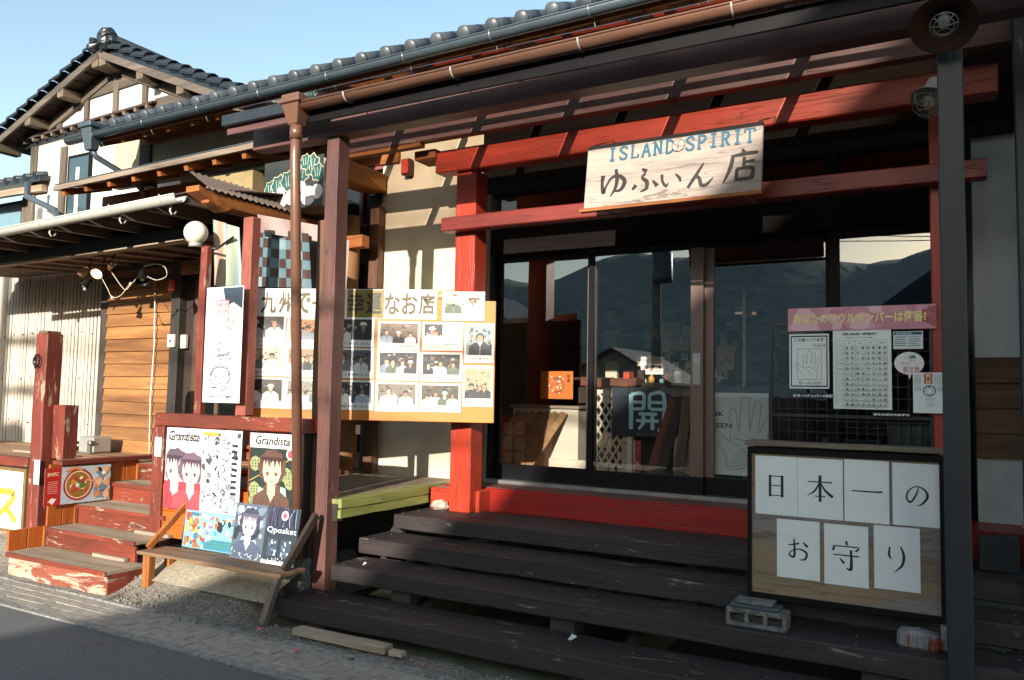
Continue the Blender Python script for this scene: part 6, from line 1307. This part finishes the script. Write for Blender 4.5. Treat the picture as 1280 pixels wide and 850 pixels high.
for r_, h_ in ((.062, .004), (.045, .02)): part('guard_ring', MB().tube([c + q @ Vector((r_ * math.cos(i * math.pi / 10), r_ * math.sin(i * math.pi / 10), h_)) for i in range(21)], .0028, 5, False), STEEL, dl)
for k in range(4): a_ = k * math.pi / 4; part('guard_wire', MB().tube([c + q @ Vector((.062 * s_ * math.cos(a_), .062 * s_ * math.sin(a_), .004 + .025 * (1 - abs(s_)))) for s_ in (-1, -.5, 0, .5, 1)], .0028, 5, False), STEEL, dl)
part('stem', MB().tube([c - ax_ * .11, c + Vector((0, .12, .16)), c + Vector((.02, .2, .22))], .016, 8), rust, dl)
# ------------------------------------------------------------------ small fittings, cloths, painted sign
c = at(372 / 3.4 + 400, 130 + 270 / 3.4, 'y', -.03)
rb = thing('red_alarm_lamp', 'small red box lamp fixed high on the cream wall', 'alarm lamp', c); part('housing', MB().box(c.x - .05, c.x + .05, -.07, 0, c.z - .08, c.z + .08), plain('4A1E18', .5), rb, .004); part('red_lens', MB().box(c.x - .042, c.x + .042, -.085, -.07, c.z - .072, c.z + .072), plain('B83A24', .3), rb, .006)
c = at(217, 357, 'y', -.1); rb = thing('red_bell_box', 'small orange red box above the dark door frame', 'alarm lamp', c); part('housing', MB().box(c.x - .05, c.x + .05, -.14, -.06, c.z - .07, c.z + .07), plain('B8482C', .4), rb, .01); part('red_lens', MB().box(c.x - .03, c.x + .03, -.15, -.14, c.z - .05, c.z + .05), plain('D85A34', .25), rb, .006)
c = at(213, 426, 'y', -.13); sw = thing('switch_plate', 'white switch plate on the dark door frame', 'switch', c); part('plate', MB().box(c.x - .06, c.x + .06, -.13, -.10, c.z - .075, c.z + .075), WHITEM, sw, .004); part('button', MB().box(c.x - .012, c.x + .012, -.137, -.13, c.z - .012, c.z + .012), BLACKM, sw)
c = at(229, 427, 'y', -.05); one('meter_box', 'cream square box on the dark door beside the white switch plate', 'box', MB().box(c.x - .05, c.x + .05, -.06, -.02, c.z - .08, c.z + .08), CREAMW, bev=.004)
a = on_plane((226, 326), (256, 341), (0, -.45, 0), (1, 0, 0), 0, None); o_, w_, h_ = a.O, a.W, a.H
ws_ = thing('wooden_name_plank', 'small orange plank with dark writing above the west door', 'sign', o_); part('plank', MB().plank(o_.x, o_.x + w_, -.45, -.42, o_.z, o_.z + h_, 4, .003), ORANGE_X, ws_, .004)
a = Art(o_ + Vector((0, -.004, 0)), (w_, 0, 0), (0, 0, h_), None); a.text('湯布院', .68, .55, .24, '2A1A10', .5, .02); a.text('犬喰処', .68, .2, .26, '2A1A10', .55, .03); a.vtext('営業中', .18, .92, .2, '2A1A10'); a.vtext('無休', .36, .92, .2, '2A1A10'); a.part('lettering', ws_)
def cloth(name, lab, cat, P, cells, cols, fold=.02, seed=1, mt=None):
    """hanging cloth from four corners (lower l, lower r, upper r, upper l) with a checked print"""
    m = MB(); nx, ny = cells[0] * 3, cells[1] * 2; r_ = random.Random(seed); P = [Vector(p) for p in P]; ph = r_.uniform(0, 6)
    vs = []
    for j in range(ny + 1):
        for i in range(nx + 1):
            s_, t_ = i / nx, j / ny; p = (P[0].lerp(P[1], s_)).lerp(P[3].lerp(P[2], s_), t_); p.y += fold * math.sin(s_ * 13 + ph + t_ * 1.5) * (1.2 - t_ * .6) ; vs.append(p)
    b = len(m.v); m.v += vs
    for j in range(ny):
        for i in range(nx): a_ = j * (nx + 1) + i; m.f.append([a_, a_ + 1, a_ + nx + 2, a_ + nx + 1]); m.c.append(cols(i // 3, j // 2)); m.sm.append(True)
    return one(name, lab, cat, m, PRINT)
A_ = lambda x, y, Y: at(x, y, 'y', Y)
cloth('checked_curtain', 'checked curtain of blue grey and brown squares above the photo board', 'curtain', [A_(318, 358, -1.45), A_(388, 360, -1.45), A_(386, 292, -1.45), A_(322, 284, -1.45)], (7, 6), lambda i, j: ['58727A', '3E2822'][(i + j) % 2] if (i * 7 + j * 3) % 11 else '7C9498', .012, 3)
cloth('patchwork_curtain', 'bunched pale patchwork curtain between the two old red posts', 'curtain', [A_(268, 358, -1.5), A_(297, 358, -1.5), A_(300, 285, -1.5), A_(266, 274, -1.5)], (6, 7), lambda i, j: ['8CA0A4', 'B4A48C', '9AA890', 'A88A74', '7A9098'][(i * 3 + j * 5) % 5], .05, 4)
cloth('mauve_curtain', 'plain mauve brown curtain behind the copper downpipe', 'curtain', [A_(385, 362, -1.2), A_(436, 364, -1.2), A_(436, 300, -1.2), A_(385, 298, -1.2)], (5, 4), lambda i, j: '7A6460', .03, 6)
cloth('beige_valance', 'beige cloth valance hanging under the orange barge beam', 'valance', [A_(322, 290, -1.55), A_(412, 304, -1.35), A_(412, 284, -1.35), A_(322, 268, -1.55)], (8, 2), lambda i, j: '86706A', .01, 7)
# painted vegetable sign
vb0, vb1 = A_(330, 250, -.85), A_(405, 200, -.85)
vs_ = thing('vegetable_sign', 'boxed wooden sign painted with white turnips and green leaves', 'sign', vb0)
X0, X1, Z0, Z1 = vb0.x, A_(404, 255, -.85).x, 3.30, 3.78
part('sign_box', MB().box(X0, X1, -.85, -.55, Z0, Z1 - .05), GREYW_X, vs_, .006); part('edge_frame', MB().box(X1, X1 + .02, -.86, -.55, Z0 - .01, Z1 - .04), PALEW_X, vs_)
a = Art((X0, -.856, Z0), (X1 - X0, 0, 0), (0, 0, Z1 - Z0), '2A2E2C', .004)
rr = random.Random(9); cutout = [(.02, .02), (.98, .02), (.98, .86), (.02, .5)]
for (u, v, s_) in ((.12, .45, .16), (.26, .5, .2), (.42, .56, .2), (.62, .7, .22), (.8, .82, .2), (.9, .66, .16), (.7, .9, .14)):
    P_ = [(u + s_ * (1 + .22 * (k % 2)) * math.cos(k * math.pi / 7) * .55, v + s_ * (1 + .3 * (k % 2)) * math.sin(k * math.pi / 7) * .9) for k in range(14)]; P_ = [(min(max(x, .01), .99), min(y, 1.08)) for x, y in P_]
    a.poly([(x + (x - u) * .08, y + (y - v) * .08) for x, y in P_], 'D8CDA0'); a.poly(P_, '2C5452')
    for k in range(3): a.line([(u - .03 + k * .03, v - s_ * .5), (u - .05 + k * .05, v + s_ * .6)], .012, 'B8CBBE')
for (u, v, r_) in ((.16, .26, .09), (.32, .2, .10), (.30, .36, .08), (.48, .24, .11), (.62, .36, .12), (.76, .22, .13), (.9, .28, .10), (.56, .14, .08)):
    a.disc(u, v, r_, '3A3230', 16); a.disc(u, v, r_ * .93, 'E2D4CC', 16); a.line([(u - r_ * .3, v - r_ * .2), (u, v - r_ * .5), (u + r_ * .4, v - r_ * .1)], .008, 'B84A44')
a.part('painting', vs_)
for (x, Y) in ((470, 0),): pass
a = on_plane((258, 222), (325, 250), (0, -.35, 0), (1, 0, 0), 0, None); bx = a.O
one('cream_box', 'cream cardboard box standing behind the corrugated roof edge', 'box', MB().box(bx.x, bx.x + a.W * .85, -.35, -.1, bx.z - .1, bx.z + a.H), plain('94825C', .8, 0, .3), bev=.006)
# things on the side deck
c = at(117, 556, 'y', -.35); gb = thing('grey_tank', 'pale grey box with a valve standing on the side deck', 'box', c); part('casing', MB().box(c.x - .15, c.x + .13, -.45, -.2, .80, 1.0), GALV, gb, .02); part('valve', MB().lathe(Vector((c.x + .12, -.47, .93)), [(0, -.02), (.03, -.02), (.03, .02), (0, .02)], 12, (0, 1, 0)), STEEL, gb); part('leg', MB().box(c.x + .06, c.x + .12, -.47, -.45, .8, .95), STEEL, gb)
a0, a1 = at(74, 549, 'y', -.3), at(106, 549, 'y', -.3); one('black_pipe', 'black pipe lying on the side deck by the corrugated wall', 'pipe', MB().tube([(a0.x - .1, -.3, .86), (a1.x, -.3, .87)], .055, 12), BLACKM)
a0 = at(98, 556, 'y', -.75); one('loose_plank', 'pale loose plank lying on the side deck', 'plank', MB().box(-9.9, -8.7, -.85, -.75, .802, .825), PALEW_X, bev=.003)
# neighbour's dark wall and post at the east edge of the frame
ew = thing('east_wall', 'dark boarded neighbour wall with weathered post beside the porch', 'wall', (.9, -.9, 0))
part('weathered_post', MB().plank(.275, .40, -1.12, -.98, .2, 4.2, 6, .003, 'z'), paint('3A4248', '7C8488', .40, 'z', 9, .6, '2A3034'), ew, .005)
for k in range(10): x = .40 + k * .16; part('wall_board', MB().plank(x, x + .155, -.98, -.95, .1, 4.1, 3, .002, 'z'), DKWOOD_Z, ew, .002)
m = MB(); m.tube([(.045, -.12, .82), (.045, -.12, 3.4)], .022, 10); one('jamb_tube', 'slim dark tube in place of the jamb between the door frame and the grey wall', 'pipe', m, BLACKM)  # added dark tube standing in for the dark jamb beside the post
m = MB(); m.plank(.10, .28, -.75, -.55, .42, .62, 3, .01); m.plank(.12, .26, -.70, -.5, .62, .78, 3, .01); 
one('crate', 'dark crate on the steps behind the dark porch post', 'crate', MB().plank(.06, .26, -.80, -.55, .62, .80, 3, .008), wood('3A4044', '23282C', 'x'), bev=.008)
for s_ in range(14):
    x, y = .0 + rnd.uniform(0, .22), -1.95 + rnd.uniform(0, .15)
pl = MB()
for i in range(90):
    x, y = rnd.uniform(.05, .42), rnd.uniform(-1.5, -1.2); z = .34 + rnd.uniform(0, .14); a_ = rnd.uniform(0, 6.3); r = rnd.uniform(.015, .035); d = Vector((math.cos(a_), math.sin(a_), rnd.uniform(-.5, .6))) * r; e = Vector((-d.y, d.x, rnd.uniform(-.4, .6) * r)) * .6; p = Vector((x, y, z)); pl.add([p - d, p + e, p + d, p - e], [(0, 1, 2, 3)])
tag(pl.make('ivy', wood('3E4E2C', '26321E', 'x')), 'low ivy leaves growing on the steps by the dark post', 'ivy', kind='stuff')
